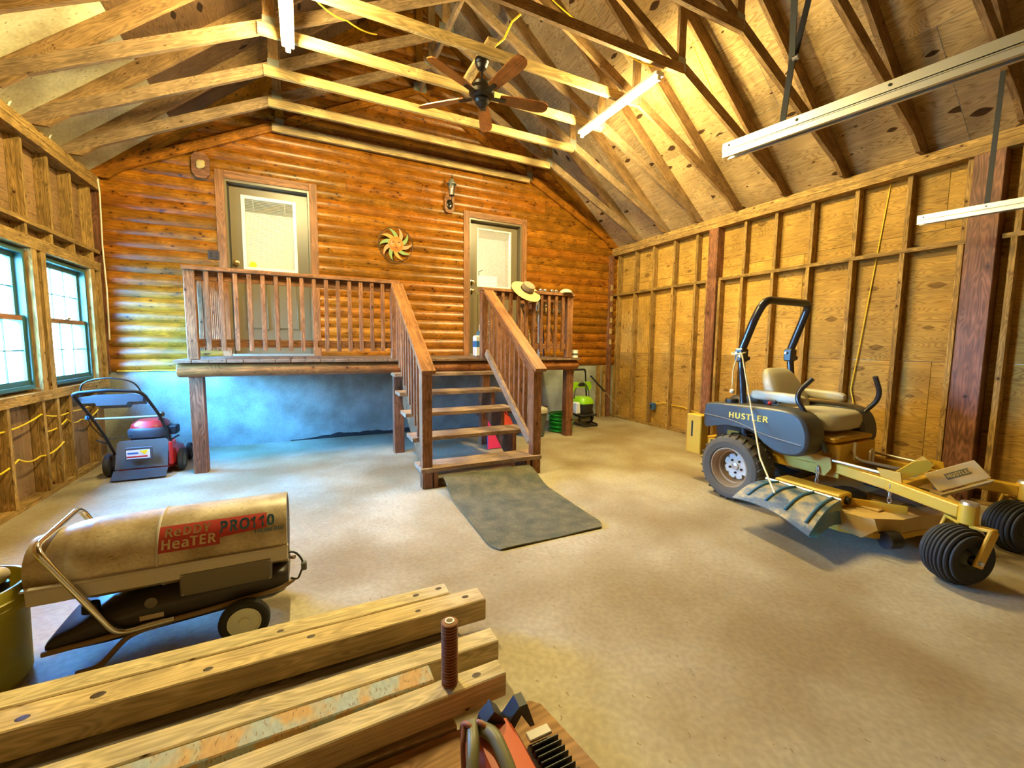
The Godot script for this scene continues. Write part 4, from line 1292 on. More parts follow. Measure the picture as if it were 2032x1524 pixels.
func build_porch_things() -> void:
	var h := thing("straw_hat", "wide-brimmed straw hat hung over the porch rail beside the stairs", "hat", V(2.70, 2.075, -5.12))
	var tilt := Transform3D(Basis(Vector3.RIGHT, 0.75) * Basis(Vector3.FORWARD, 0.12), V(0, -0.015, 0.035))
	part(h, "brim", MB.new().lathe([Vector2(0.09, 0.02), Vector2(0.12, 0.006), Vector2(0.2, -0.012), Vector2(0.215, -0.005), Vector2(0.2, -0.006), Vector2(0.12, 0.012), Vector2(0.09, 0.026)], 28, tilt), M.straw)
	part(h, "crown", MB.new().lathe([Vector2(0.094, 0.01), Vector2(0.092, 0.05), Vector2(0.082, 0.10), Vector2(0.05, 0.115), Vector2(0.0, 0.108)], 24, tilt), M.straw_dark)
	part(h, "band", MB.new().lathe([Vector2(0.096, 0.022), Vector2(0.095, 0.045)], 24, tilt), M.outlet_brown)
	var c := thing("cap", "pale tan cap resting on the porch rail corner post", "hat", V(3.38, 2.072, -5.16))
	part(c, "crown", MB.new().ball(V(0, 0, 0), V(0.1, 0.07, 0.09), 18, 6, Basis(), 0.0, PI / 2), M.bin_lid)
	part(c, "brim", MB.new().ball(V(-0.02, 0.006, 0.09), V(0.08, 0.006, 0.06), 14, 4), M.bin_lid)
	for k in 2:
		var x: float = [3.0, 3.18][k]
		var w := thing("goggles", ["dark clear goggles lying on the porch rail beside the straw hat", "dark goggles lying on the porch rail between the hat and the cap"][k], "goggles", V(x, 2.073, -5.15))
		for e in [-1.0, 1.0]:
			part(w, "lens", MB.new().ball(V(0.035 * e, 0.022, 0), V(0.03, 0.022, 0.012), 12, 6), M.steel)
		part(w, "strap", MB.new().tube(arc(V(0, 0.012, -0.02), V(0.075, 0, 0), V(0, 0.014, -0.04), 0, TAU * 15 / 16, 15), 0.006, 5, true), M.black_rubber)
	# tool rack behind the right balusters
	var r := thing("tool_rack", "narrow yellow wooden tool rail behind the right porch balusters", "rack", V(3.16, 1.80, -5.27))
	part(r, "rail", MB.new().bx(-0.36, 0.36, -0.02, 0.02, -0.02, 0.02, ru(), 0.003), M.handle)
	for e in [-0.34, 0.34]:
		part(r, "upright", MB.new().bx(e - 0.012, e + 0.012, -0.635, -0.02, -0.012, 0.012, ru()), M.handle)
	for k in 6:
		part(r, "peg", MB.new().cyl(V(-0.3 + k * 0.12, 0, 0.02), V(-0.3 + k * 0.12, 0.006, 0.05), 0.008, 0.008, 8), M.steel)
	var tools := [
		["axe", "long-handled axe leaning against the tool rail, crossing another handle", "axe", 2.86, 0.10, "axe"],
		["hatchet", "crossed yellow-handled maul leaning at the tool rail", "maul", 2.98, -0.09, "axe"],
		["garden_spade", "spade with a pale blue shaft leaning at the tool rail", "spade", 3.09, 0.0, "spade"],
		["pickaxe", "pickaxe with curved head leaning at the tool rail corner", "pickaxe", 3.34, 0.10, "pick"],
		["shovel", "shovel with dark shaft leaning at the tool rail", "shovel", 3.22, 0.03, "spade"],
	]
	for a in tools:
		var t := thing(a[0], a[1], a[2], V(a[3], 1.17, -5.33 - 0.05 * tools.find(a)))
		var top := V(a[4] * -1.0, 0.72, 0.0)
		var hm: Material = M.handle
		if a[0] == "garden_spade": hm = M.slat_white
		if a[0] == "shovel": hm = M.fandark
		part(t, "handle", MB.new().tube([V(a[4] * 0.6, 0.0, 0.02), V(a[4] * 0.1, 0.34, 0.015), top], 0.015, 8), hm)
		if a[5] == "spade":
			part(t, "blade", MB.new().ball(top + V(0, 0.0, 0.01), V(0.05, 0.12, 0.012), 12, 8), M.steel)
		elif a[5] == "pick":
			part(t, "head", MB.new().tube(arc(top + V(0, -0.1, 0.01), V(0.16, 0, 0), V(0, 0.13, 0), 0.3, PI - 0.3, 8), 0.014, 7), M.plate_metal)
		else:
			part(t, "head", MB.new().extrude(PackedVector2Array([Vector2(-0.03, -0.03), Vector2(0.05, -0.025), Vector2(0.1, -0.055), Vector2(0.1, 0.055), Vector2(0.05, 0.025), Vector2(-0.03, 0.03)]), -0.015, 0.015, Transform3D(Basis(), top)), M.plate_metal)
	for k in 3:
		var x: float = [3.03, 3.16, 3.30][k]
		var t := thing("work_glove", ["tan leather work glove hung above the tool rail, beside the handles", "yellow work glove hung above the tool rail between two balusters", "pale green cloth hung above the tool rail corner"][k], "glove", V(x + 0.02, 1.83, -5.235))
		part(t, "cuff", MB.new().box(V(0, 0.11, 0), V(0.075, 0.1, 0.03), Basis(), Vector2.ZERO, 0.01), [M.straw, M.handle, M.slat_white][k])
		part(t, "palm", MB.new().ball(V(0, 0.035, 0), V(0.04, 0.06, 0.018), 12, 6), [M.straw, M.handle, M.slat_white][k])
		part(t, "loop", MB.new().tube(arc(V(0, 0.17, 0), V(0.012, 0, 0), V(0, 0.02, 0), 0, TAU * 9 / 10, 9), 0.003, 5, true), M.dark_metal)
	# wire shelf
	var s := thing("wire_shelf", "white wire shelf unit standing on the porch behind the right balusters", "shelf", V(2.55, 1.167, -5.56))
	for y in [0.12, 0.2, 0.34, 0.46, 0.5]:
		var mb := MB.new()
		for z in 5: mb.cyl(V(-0.22, y, -0.12 + z * 0.06), V(0.22, y, -0.12 + z * 0.06), 0.004, 0.004, 6)
		part(s, "wire_tier", mb, M.white_plastic)
	for x in [-0.22, 0.22]:
		for z in [-0.12, 0.12]:
			part(s, "leg", MB.new().cyl(V(x, 0, z), V(x, 0.62, z), 0.007, 0.007, 8), M.white_plastic)
	var bx := thing("black_bag", "dark bag of gear on the porch wire shelf", "bag", V(2.53, 1.675, -5.56))
	part(bx, "body", MB.new().ball(V(0, 0.09, 0), V(0.17, 0.09, 0.11), 16, 8), M.bin_grey)
	part(bx, "handle", MB.new().tube(arc(V(0, 0.16, 0), V(0.08, 0, 0), V(0, 0.08, 0), 0, PI, 8), 0.008, 6), M.black_plastic)
	# small things by the stair head
	var w := thing("spray_jug", "white and blue plastic jug standing by the clear-pane door", "jug", V(2.22, 1.167, -5.60))
	part(w, "body", MB.new().bx(-0.07, 0.07, 0, 0.30, -0.06, 0.06, Vector2.ZERO, 0.02), M.white_plastic)
	part(w, "label_band", MB.new().bx(-0.072, 0.072, 0.12, 0.24, -0.062, 0.062, Vector2.ZERO, 0.02), M.blue_plastic)
	part(w, "neck", MB.new().cyl(V(0, 0.3, 0), V(0, 0.36, 0), 0.035, 0.022, 12), M.blue_plastic)
	part(w, "grip", MB.new().tube(smooth([V(0.02, 0.36, 0), V(0.02, 0.46, 0), V(0.07, 0.46, 0), V(0.07, 0.3, 0)], 0.03), 0.012, 8), M.white_plastic)
	var cup := thing("paint_can", "small white can with dark print at the end of the porch edge beam", "can", V(3.545, 1.166, -5.14))
	part(cup, "body", MB.new().cyl(V(0, 0, 0), V(0, 0.1, 0), 0.045, 0.045, 20), M.white_plastic)
	part(cup, "print_band", MB.new().cyl(V(0, 0.03, 0), V(0, 0.06, 0), 0.0455, 0.0455, 20, false), M.bin_grey)
	part(cup, "lid", MB.new().cyl(V(0, 0.1, 0), V(0, 0.108, 0), 0.047, 0.047, 20), M.slat_white)
	var b := thing("brown_boots", "pair of dark tan work boots set under the tool rail", "boots", V(3.0, 1.168, -5.9))
	for e in [-1.0, 1.0]:
		part(b, "boot", MB.new().ball(V(0.05 * e, 0.035, 0.06), V(0.035, 0.035, 0.075), 12, 6).cyl(V(0.05 * e, 0.0, 0.0), V(0.05 * e, 0.1, -0.01), 0.035, 0.034, 12), M.outlet_brown)
		part(b, "sole", MB.new().bx(0.05 * e - 0.036, 0.05 * e + 0.036, 0.0, 0.012, -0.04, 0.135, Vector2.ZERO, 0.005), M.black_rubber)
	# under the porch
	var tc := thing("trash_can", "dark grey bin with a tan flat lid under the porch behind the stairs", "bin", V(3.02, 0, -5.42))
	part(tc, "tub", MB.new().loft([sq(0.0, 0.13, 0.15), sq(0.02, 0.14, 0.16), sq(0.36, 0.17, 0.19)]), M.bin_grey)
	part(tc, "lid", MB.new().loft([sq(0.355, 0.178, 0.2), sq(0.40, 0.182, 0.203), sq(0.43, 0.165, 0.185), sq(0.445, 0.12, 0.14)]), M.bin_lid)
	for e in [-1.0, 1.0]:
		part(tc, "grip", MB.new().bx(e * 0.185 - 0.01, e * 0.185 + 0.01, 0.33, 0.355, -0.05, 0.05, Vector2.ZERO, 0.004), M.bin_grey)
	var hc := thing("garden_hose", "coil of bright green garden hose on the floor beside the porch post", "hose", V(3.60, 0, -5.56))
	var hose := []
	for k in 12 * 22:
		var a := TAU * k / 22.0
		var lay := k / 22.0
		var rr := 0.17 + 0.02 * sin(lay * 2.3)
		hose.append(V(cos(a) * rr, 0.014 + lay * 0.022, sin(a) * rr))
	part(hc, "coil", MB.new().tube(hose, 0.013, 6), M.hose_green)
	part(hc, "nozzle", MB.new().cyl(hose[-1], hose[-1] + V(0.02, 0.0, 0.06), 0.014, 0.01, 8), M.brass)
	var sl := thing("plastic_sled", "hot pink and coral plastic sled leaning under the stairs", "sled", V(2.32, 0, -4.97))
	var rows := []
	for i in 9:
		var f := i / 8.0
		var line := PackedVector3Array()
		for j in 9:
			var u := j / 8.0 * 2.0 - 1.0
			var wd := 0.17 * (1.0 - 0.55 * pow(maxf(0.0, f - 0.5) * 2.0, 2.0))
			line.append(V(u * wd, 0.012 + f * 0.46, -f * 0.16 + 0.05 * u * u))
		rows.append(line)
	part(sl, "shell", MB.new().sheet(rows, 0.012), M.coral_plastic)
	var rows2 := []
	for i in 7:
		var f := i / 6.0
		var line := PackedVector3Array()
		for j in 7:
			var u := j / 6.0 * 2.0 - 1.0
			line.append(V(-0.12 + u * (0.14 - 0.05 * f), 0.012 + f * 0.40, 0.07 - f * 0.11 + 0.03 * u * u))
		rows2.append(line)
	part(sl, "pink_panel", MB.new().sheet(rows2, 0.01), M.pink_plastic, "hot pink front panel")
	var jg := thing("water_jug", "blue plastic jug standing behind the pink sled", "jug", V(2.24, 0, -5.24))
	part(jg, "body", MB.new().lathe([Vector2(0, 0), Vector2(0.08, 0.0), Vector2(0.085, 0.02), Vector2(0.085, 0.24), Vector2(0.06, 0.29), Vector2(0.03, 0.31), Vector2(0.03, 0.34), Vector2(0, 0.34)], 18), M.blue_plastic)
	part(jg, "cap", MB.new().cyl(V(0, 0.34, 0), V(0, 0.37, 0), 0.034, 0.034, 14), M.white_plastic)

func sq(y: float, w: float, d: float) -> PackedVector3Array:
	var p := PackedVector3Array()
	for k in 20:
		var a := TAU * k / 20.0
		var c := cos(a)
		var s := sin(a)
		var q := pow(pow(absf(c), 4.0) + pow(absf(s), 4.0), -0.25)
		p.append(V(c * q * w, y, s * q * d))
	return p

func wheel(parent: Node3D, called: String, c: Vector3, axis: Vector3, r: float, w: float, tyre: Material, hub: Material, rim_r: float) -> MeshInstance3D:
	# axis points outwards
	var z := axis.normalized()
	var up := Vector3.UP
	var bs := Basis(up.cross(z).normalized(), z, up.cross(z).normalized().cross(z))
	var xf := Transform3D(bs, c)
	var h := w / 2
	var t := part(parent, called, MB.new().lathe([Vector2(rim_r, -h * 0.8), Vector2(r * 0.86, -h), Vector2(r * 0.96, -h * 0.75), Vector2(r, -h * 0.4), Vector2(r, h * 0.4), Vector2(r * 0.96, h * 0.75), Vector2(r * 0.86, h), Vector2(rim_r, h * 0.8), Vector2(rim_r, -h * 0.8)], 32, xf), tyre)
	part(t, "hub", MB.new().lathe([Vector2(rim_r, h * 0.82), Vector2(rim_r * 0.93, h * 0.86), Vector2(rim_r * 0.85, h * 0.55), Vector2(rim_r * 0.35, h * 0.6), Vector2(rim_r * 0.3, h * 0.95), Vector2(0, h * 1.0)], 24, xf), hub)
	part(t, "inner_rim", MB.new().lathe([Vector2(rim_r, -h * 0.8), Vector2(rim_r * 0.4, -h * 0.7), Vector2(0, -h * 0.7)], 24, xf), hub)
	return t

func build_push_mower() -> void:
	var t := thing("push_mower", "red and black push lawn mower parked beside the window wall corner", "lawn mower", V(-1.47, 0, -5.62))
	# deck shell
	var rows := []
	for a in [[0.055, 0.25, 0.30], [0.14, 0.255, 0.305], [0.20, 0.235, 0.285], [0.24, 0.17, 0.21]]:
		rows.append(sq(a[0], a[1], a[2]))
	part(t, "deck", MB.new().loft(rows), M.red_paint)
	part(t, "rear_door", MB.new().extrude(PackedVector2Array([Vector2(-0.21, 0.11), Vector2(0.2, 0.11), Vector2(0.21, 0.36), Vector2(0.19, 0.385), Vector2(-0.17, 0.385), Vector2(-0.19, 0.36)]), 0.0, 0.025, Transform3D(Basis(Vector3.RIGHT, -0.14), V(0, -0.02, 0.335))), M.bin_grey)
	mat("mower_grey", lin(0.055, 0.062, 0.07), 0.4)
	part(t, "door_panel", MB.new().bx(-0.11, 0.1, 0.18, 0.31, 0.378, 0.392, Vector2.ZERO, 0.005), M.mower_grey)
	var lab := part(t, "label_plate", MB.new().bx(-0.1, 0.08, 0.2, 0.285, 0.392, 0.395), M.white_plastic)
	part(lab, "label_stripe", MB.new().bx(-0.098, 0.06, 0.212, 0.226, 0.395, 0.397), M.red_paint)
	part(lab, "label_mark", MB.new().extrude(PackedVector2Array([Vector2(0.0, 0.275), Vector2(0.07, 0.28), Vector2(0.04, 0.235)]), 0.395, 0.397), M.sticker_yellow)
	part(lab, "label_word", MB.new().bx(-0.09, -0.01, 0.245, 0.262, 0.395, 0.397), M.blue_plastic)
	part(t, "trailing_shield", MB.new().box(V(0, 0.05, 0.42), V(0.42, 0.008, 0.12), Basis(Vector3.RIGHT, 0.6)), M.black_rubber)
	part(t, "side_panel", MB.new().bx(0.215, 0.25, 0.1, 0.34, 0.2, 0.36, Vector2.ZERO, 0.012), M.red_paint)
	for e in [-1.0, 1.0]:
		wheel(t, "wheel", V(0.29 * e, 0.115, 0.2), V(e, 0, 0), 0.115, 0.05, M.black_rubber, M.bin_grey, 0.06)
		wheel(t, "wheel", V(0.26 * e, 0.095, -0.27), V(e, 0, 0), 0.095, 0.045, M.black_rubber, M.bin_grey, 0.05)
	part(t, "engine_base", MB.new().loft([sq(0.24, 0.14, 0.16), sq(0.36, 0.15, 0.17)]), M.black_plastic)
	part(t, "engine_shroud", MB.new().loft([sq(0.36, 0.165, 0.185), sq(0.43, 0.17, 0.19), sq(0.455, 0.15, 0.17)]), M.mower_grey)
	part(t, "engine_cover", MB.new().loft([sq(0.452, 0.15, 0.165), sq(0.49, 0.14, 0.155), sq(0.52, 0.1, 0.11)]), M.red_paint)
	part(t, "fuel_cap", MB.new().cyl(V(0.1, 0.50, 0.05), V(0.1, 0.535, 0.05), 0.028, 0.026, 14), M.black_plastic)
	part(t, "air_filter", MB.new().bx(0.15, 0.23, 0.36, 0.45, -0.06, 0.08, Vector2.ZERO, 0.01), M.black_plastic)
	# handle
	for e in [-1.0, 1.0]:
		part(t, "handle_tube", MB.new().tube(smooth([V(0.235 * e, 0.22, 0.22), V(0.235 * e, 0.44, 0.42), V(0.235 * e, 0.66, 0.66), V(0.225 * e, 0.86, 0.95)], 0.08), 0.0125, 8), M.dark_metal)
		part(t, "handle_knob", MB.new().ball(V(0.26 * e, 0.66, 0.66), V(0.02, 0.025, 0.025), 10, 6), M.blue_plastic if e < 0 else M.black_plastic)
		part(t, "foot_latch", MB.new().bar(V(0.25 * e, 0.36, 0.34), V(0.31 * e, 0.40, 0.38), 0.02, 0.015), M.black_plastic)
	part(t, "cross_tube", MB.new().cyl(V(-0.235, 0.64, 0.64), V(0.235, 0.64, 0.64), 0.011, 0.011, 8), M.plate_metal)
	part(t, "handle_bar", MB.new().tube(smooth([V(-0.225, 0.86, 0.95), V(-0.21, 0.915, 1.04), V(0, 0.935, 1.06), V(0.21, 0.915, 1.04), V(0.225, 0.86, 0.95)], 0.05), 0.014, 8), M.dark_metal)
	part(t, "bail", MB.new().tube(smooth([V(-0.2, 0.88, 0.93), V(-0.17, 1.0, 1.0), V(0, 1.04, 1.02), V(0.17, 1.0, 1.0), V(0.2, 0.88, 0.93)], 0.08), 0.006, 6), M.dark_metal)
	part(t, "console", MB.new().extrude(PackedVector2Array([Vector2(-0.21, 0.0), Vector2(-0.18, -0.05), Vector2(-0.1, -0.05), Vector2(-0.09, -0.075), Vector2(0.1, -0.075), Vector2(0.11, -0.05), Vector2(0.21, -0.05), Vector2(0.21, 0.0), Vector2(0.14, 0.02), Vector2(-0.1, 0.02)]), -0.05, 0.06, Transform3D(Basis(Vector3.RIGHT, -0.35), V(0, 0.85, 0.9))), M.mower_grey)
	part(t, "control_cable", MB.new().tube(smooth([V(-0.2, 0.85, 0.9), V(-0.27, 0.6, 0.62), V(-0.24, 0.4, 0.4), V(-0.1, 0.4, 0.2)], 0.1), 0.004, 5), M.black_plastic)

func build_washer() -> void:
	var t := thing("pressure_washer", "black and lime green pressure washer standing under the porch corner", "pressure washer", V(4.22, 0, -5.86))
	for e in [-1.0, 1.0]:
		wheel(t, "wheel", V(0.22 * e - 0.02, 0.14, -0.1), V(e, 0, 0), 0.14, 0.06, M.black_rubber, M.lime, 0.08)
		part(t, "frame_tube", MB.new().tube(smooth([V(0.16 * e, 0.03, 0.2), V(0.17 * e, 0.05, -0.06), V(0.17 * e, 0.55, -0.14), V(0.13 * e, 0.9, -0.12)], 0.06), 0.013, 8), M.dark_metal)
	part(t, "handle_grip", MB.new().tube(smooth([V(-0.13, 0.88, -0.12), V(-0.12, 0.93, -0.12), V(0.12, 0.93, -0.12), V(0.13, 0.88, -0.12)], 0.03), 0.018, 10), M.black_plastic)
	part(t, "front_foot", MB.new().tube(smooth([V(-0.16, 0.03, 0.2), V(-0.14, 0.02, 0.24), V(0.14, 0.02, 0.24), V(0.16, 0.03, 0.2)], 0.03), 0.013, 8), M.dark_metal)
	part(t, "hose_bracket", MB.new().extrude(PackedVector2Array([Vector2(-0.2, 0.72), Vector2(0.2, 0.72), Vector2(0.21, 0.6), Vector2(0.15, 0.57), Vector2(0.12, 0.63), Vector2(-0.12, 0.63), Vector2(-0.15, 0.57), Vector2(-0.21, 0.58)]), -0.1, -0.04), M.lime)
	part(t, "bracket_badge", MB.new().bx(-0.06, 0.06, 0.65, 0.70, -0.04, -0.035), M.black_plastic)
	part(t, "motor_body", MB.new().loft([sq(0.14, 0.1, 0.12), sq(0.2, 0.13, 0.15), sq(0.34, 0.15, 0.17), sq(0.38, 0.145, 0.165)]), M.black_plastic)
	part(t, "motor_hood", MB.new().loft([sq(0.37, 0.152, 0.172), sq(0.43, 0.145, 0.165), sq(0.48, 0.10, 0.12)]), M.lime)
	part(t, "soap_tank", MB.new().bx(-0.2, -0.11, 0.2, 0.40, -0.02, 0.12, Vector2.ZERO, 0.02), M.white_plastic)
	part(t, "pump", MB.new().cyl(V(-0.1, 0.1, 0.06), V(0.1, 0.1, 0.06), 0.045, 0.045, 14), M.plate_metal)
	part(t, "base_pan", MB.new().bx(-0.17, 0.17, 0.17, 0.2, -0.1, 0.2, Vector2.ZERO, 0.008), M.black_plastic)
	part(t, "pressure_hose", MB.new().tube(arc(V(0, 0.48, -0.03), V(0.13, 0, 0.03), V(0, 0.24, 0), 0, TAU * 23 / 24, 23), 0.012, 7, true), M.bin_grey)
	var w := thing("spray_wand", "black and steel pressure washer wand slanting to the right of the washer", "wand", V(4.36, 0, -5.80))
	part(w, "gun", MB.new().tube(smooth([V(0.0, 0.83, -0.04), V(0.06, 0.76, -0.02), V(0.26, 0.56, 0.02)], 0.04), 0.016, 8), M.black_plastic)
	part(w, "lance", MB.new().cyl(V(0.26, 0.56, 0.02), V(0.55, 0.27, 0.05), 0.007, 0.007, 8), M.steel)
	part(w, "tip", MB.new().cyl(V(0.55, 0.27, 0.05), V(0.575, 0.245, 0.053), 0.012, 0.01, 8), M.brass)

# lettering as flat or bent geometry: place maps (along, up) in metres to a point on the surface
func lettering(parent: Node3D, called: String, words: String, height: float, place: Callable, normal: Callable, m: Material, bold := true, squeeze := 1.0) -> MeshInstance3D:
	var tm := TextMesh.new()
	var f := SystemFont.new()
	f.font_names = PackedStringArray(["Droid Sans"])
	f.font_weight = 700 if bold else 400
	tm.font = f
	tm.text = words
	tm.font_size = 64
	tm.pixel_size = height / 46.0
	tm.depth = 0.0
	var a := tm.surface_get_arrays(0)
	var vs: PackedVector3Array = a[Mesh.ARRAY_VERTEX]
	var ix: PackedInt32Array = a[Mesh.ARRAY_INDEX]
	var lo := vs[0]
	for p in vs: lo = lo.min(p)
	var mb := MB.new()
	for i in range(0, ix.size(), 3):
		var q := []
		var nn := []
		for k in 3:
			var p := vs[ix[i + k]] - lo
			q.append(place.call(p.x * squeeze, p.y))
			nn.append(normal.call(p.x * squeeze, p.y))
		mb.tri(q[0], q[1], q[2], nn[0], nn[1], nn[2])
	return part(parent, called, mb, m)

func build_heater() -> void:
	mat("heater_tan", lin(0.62, 0.57, 0.48), 0.38)
	M.heater_tan.albedo_texture = mottle_picture(512, 256, 131, Color(0.98, 0.96, 0.92), Color(0.72, 0.66, 0.55), 0.008, 200, Color(0.5, 0.4, 0.3), 1.4)
	M.heater_tan.uv1_scale = Vector3(1.0, 1.5, 1)
	mat("heater_flange", lin(0.50, 0.46, 0.42), 0.35)
	mat("heater_red", lin(0.40, 0.035, 0.025), 0.45)
	mat("heater_ink", lin(0.03, 0.16, 0.33), 0.5)
	mat("heater_cream", lin(0.62, 0.50, 0.34), 0.5)
	mat("tank_black", lin(0.035, 0.028, 0.024), 0.35)
	mat("box_grey", lin(0.15, 0.13, 0.10), 0.5)
	mat("frame_tan", lin(0.26, 0.17, 0.08), 0.5)
	var t := thing("torpedo_heater", "dusty tan torpedo heater with red lettering panel, chrome handle and black tank", "heater", V(-0.55, 0, -2.34))
	var ax := Transform3D(Basis(Vector3(0, 1, 0), Vector3(1, 0, 0), Vector3(0, 0, -1)), V(0, 0.42, 0))
	var R := 0.168
	# the barrel in two shells, hollow at the mouth
	part(t, "rear_shell", MB.new().lathe([Vector2(R - 0.01, 0.452), Vector2(R, 0.45), Vector2(R, -0.03), Vector2(R - 0.004, -0.034)], 40, ax), M.heater_tan)
	part(t, "front_shell", MB.new().lathe([Vector2(R - 0.003, -0.034), Vector2(R - 0.003, -0.26), Vector2(R - 0.012, -0.32), Vector2(0.118, -0.455), Vector2(0.112, -0.455), Vector2(0.135, -0.38), Vector2(0.15, -0.28)], 40, ax), M.heater_tan)
	part(t, "burner_tube", MB.new().lathe([Vector2(0.1, -0.43), Vector2(0.1, -0.2), Vector2(0.09, -0.2), Vector2(0.09, -0.42)], 28, ax), M.tank_black)
	part(t, "rear_grille", MB.new().lathe([Vector2(R - 0.006, 0.448), Vector2(0.1, 0.453), Vector2(0.0, 0.452)], 32, ax), M.dark_metal)
	for e in [-1.0, 1.0]:
		part(t, "flange", MB.new().bx(-0.44, 0.455, 0.388, 0.397, e * 0.166 - 0.012, e * 0.166 + 0.012, Vector2.ZERO, 0.002), M.heater_flange)
		part(t, "lower_skirt", MB.new().bx(-0.43, 0.452, 0.325, 0.388, e * 0.158 - 0.012, e * 0.158 + 0.012, Vector2.ZERO, 0.004), M.heater_flange)
	part(t, "band", MB.new().lathe([Vector2(R + 0.001, -0.036), Vector2(R + 0.003, -0.034), Vector2(R + 0.003, -0.028), Vector2(R + 0.001, -0.026)], 40, ax), M.heater_flange)
	# control box
	part(t, "control_box", MB.new().bx(0.04, 0.385, 0.245, 0.35, 0.0, 0.172, Vector2.ZERO, 0.006), M.box_grey)
	for p in [[0.05, 0.255], [0.375, 0.255], [0.05, 0.34], [0.375, 0.34]]:
		part(t, "box_screw", MB.new().ball(V(p[0], p[1], 0.173), Vector3.ONE * 0.004, 8, 4), M.steel)
	# lettering panel wrapped on the near upper side: height is an angle above the flange
	var on := func(x: float, s: float, lift: float) -> Vector3:
		var a := 0.10 + s / R
		return V(x, 0.42 + sin(a) * (R + lift), cos(a) * (R + lift))
	var nrm := func(_x: float, s: float) -> Vector3:
		var a := 0.10 + s / R
		return V(0, sin(a), cos(a))
	var rows := []
	for i in 9:
		var s := 0.015 + 0.11 * i / 8.0
		var line := PackedVector3Array()
		for j in 5:
			line.append(on.call(-0.025 + j * (0.395 - (0.18 if s < 0.055 else 0.0)) / 4.0, s, 0.0012))
		rows.append(line)
	part(t, "lettering_panel", MB.new().loft(rows, false, false, false, false), M.heater_red, "faded red panel")
	lettering(t, "lettering", "ReDDY", 0.038, func(x: float, y: float) -> Vector3: return on.call(-0.005 + x, 0.075 + y, 0.0022), nrm, M.heater_cream, true, 0.98)
	lettering(t, "lettering", "HeaTER", 0.04, func(x: float, y: float) -> Vector3: return on.call(-0.015 + x, 0.026 + y, 0.0022), nrm, M.heater_cream, true, 0.98)
	lettering(t, "lettering", "PRO", 0.05, func(x: float, y: float) -> Vector3: return on.call(0.19 + x, 0.062 + y, 0.0022), nrm, M.heater_ink, true, 0.88)
	lettering(t, "lettering", "110", 0.05, func(x: float, y: float) -> Vector3: return on.call(0.305 + x, 0.062 + y, 0.0022), nrm, M.heater_ink, true, 0.88)
	lettering(t, "lettering", "110,000 BTU", 0.015, func(x: float, y: float) -> Vector3: return on.call(0.32 + x, 0.034 + y, 0.0012), nrm, M.heater_ink)
	# fuel tank
	var secs := []
	for a in [[-0.40, 0.112, 0.15, 0.14], [-0.37, 0.098, 0.185, 0.158], [-0.22, 0.095, 0.24, 0.165], [-0.05, 0.105, 0.27, 0.165], [0.38, 0.135, 0.285, 0.165], [0.43, 0.15, 0.275, 0.155], [0.45, 0.17, 0.25, 0.13]]:
		var ring := PackedVector3Array()
		for k in 24:
			var w := TAU * k / 24.0
			var c := cos(w)
			var s := sin(w)
			var q := pow(pow(absf(c), 5.0) + pow(absf(s), 5.0), -0.2)
			ring.append(V(a[0], (a[1] + a[2]) / 2 + s * q * (a[2] - a[1]) / 2, c * q * a[3]))
		secs.append(ring)
	part(t, "fuel_tank", MB.new().loft(secs), M.tank_black)
	part(t, "tank_label", MB.new().bx(-0.1, -0.02, 0.175, 0.195, 0.165, 0.167), M.heater_cream)
	part(t, "tank_label", MB.new().cyl(V(-0.06, 0.245, 0.163), V(-0.06, 0.245, 0.166), 0.022, 0.022, 16), M.box_grey)
	part(t, "fuel_cap", MB.new().cyl(V(-0.27, 0.23, 0.1), V(-0.27, 0.262, 0.1), 0.03, 0.028, 16), M.dark_metal)
	# frame, handle, leg, wheels
	for e in [-1.0, 1.0]:
		part(t, "frame_tube", MB.new().tube(smooth([V(-0.40, 0.122, 0.16 * e), V(-0.2, 0.145, 0.18 * e), V(0.1, 0.165, 0.18 * e), V(0.42, 0.19, 0.17 * e), V(0.47, 0.195, 0.12 * e)], 0.05), 0.011, 8), M.frame_tan)
		part(t, "leg", MB.new().tube(smooth([V(0.0, 0.15, 0.17 * e), V(-0.14, 0.13, 0.17 * e), V(-0.24, 0.012, 0.16 * e), V(-0.31, 0.012, 0.16 * e)], 0.05), 0.011, 8), M.frame_tan)
		wheel(t, "wheel", V(0.275, 0.1, 0.215 * e), V(0, 0, e), 0.1, 0.045, M.black_rubber, M.slat_white, 0.066)
	part(t, "handle", MB.new().tube(smooth([V(0.02, 0.166, 0.186), V(-0.17, 0.152, 0.186), V(-0.385, 0.56, 0.186), V(-0.385, 0.585, -0.186), V(-0.17, 0.152, -0.186), V(0.02, 0.166, -0.186)], 0.045), 0.0125, 10), M.chrome)
	part(t, "axle", MB.new().cyl(V(0.275, 0.1, -0.2), V(0.275, 0.1, 0.2), 0.008, 0.008, 8), M.frame_tan)
	part(t, "power_cord", MB.new().tube(smooth([V(0.40, 0.33, 0.12), V(0.48, 0.33, 0.1), V(0.52, 0.27, 0.12), V(0.49, 0.2, 0.14), V(0.46, 0.22, 0.15)], 0.03), 0.005, 6), M.black_plastic)
	part(t, "plug", MB.new().bx(0.505, 0.53, 0.235, 0.275, 0.105, 0.135, Vector2.ZERO, 0.005), M.bin_grey)
	# olive barrel behind it
	mat("barrel_olive", lin(0.44, 0.38, 0.03), 0.5)
	mat("barrel_amber", lin(0.30, 0.16, 0.03), 0.5)
	var b := thing("plastic_tub", "olive yellow round tub beside the torpedo heater's mouth", "tub", V(-1.222, 0, -2.26))
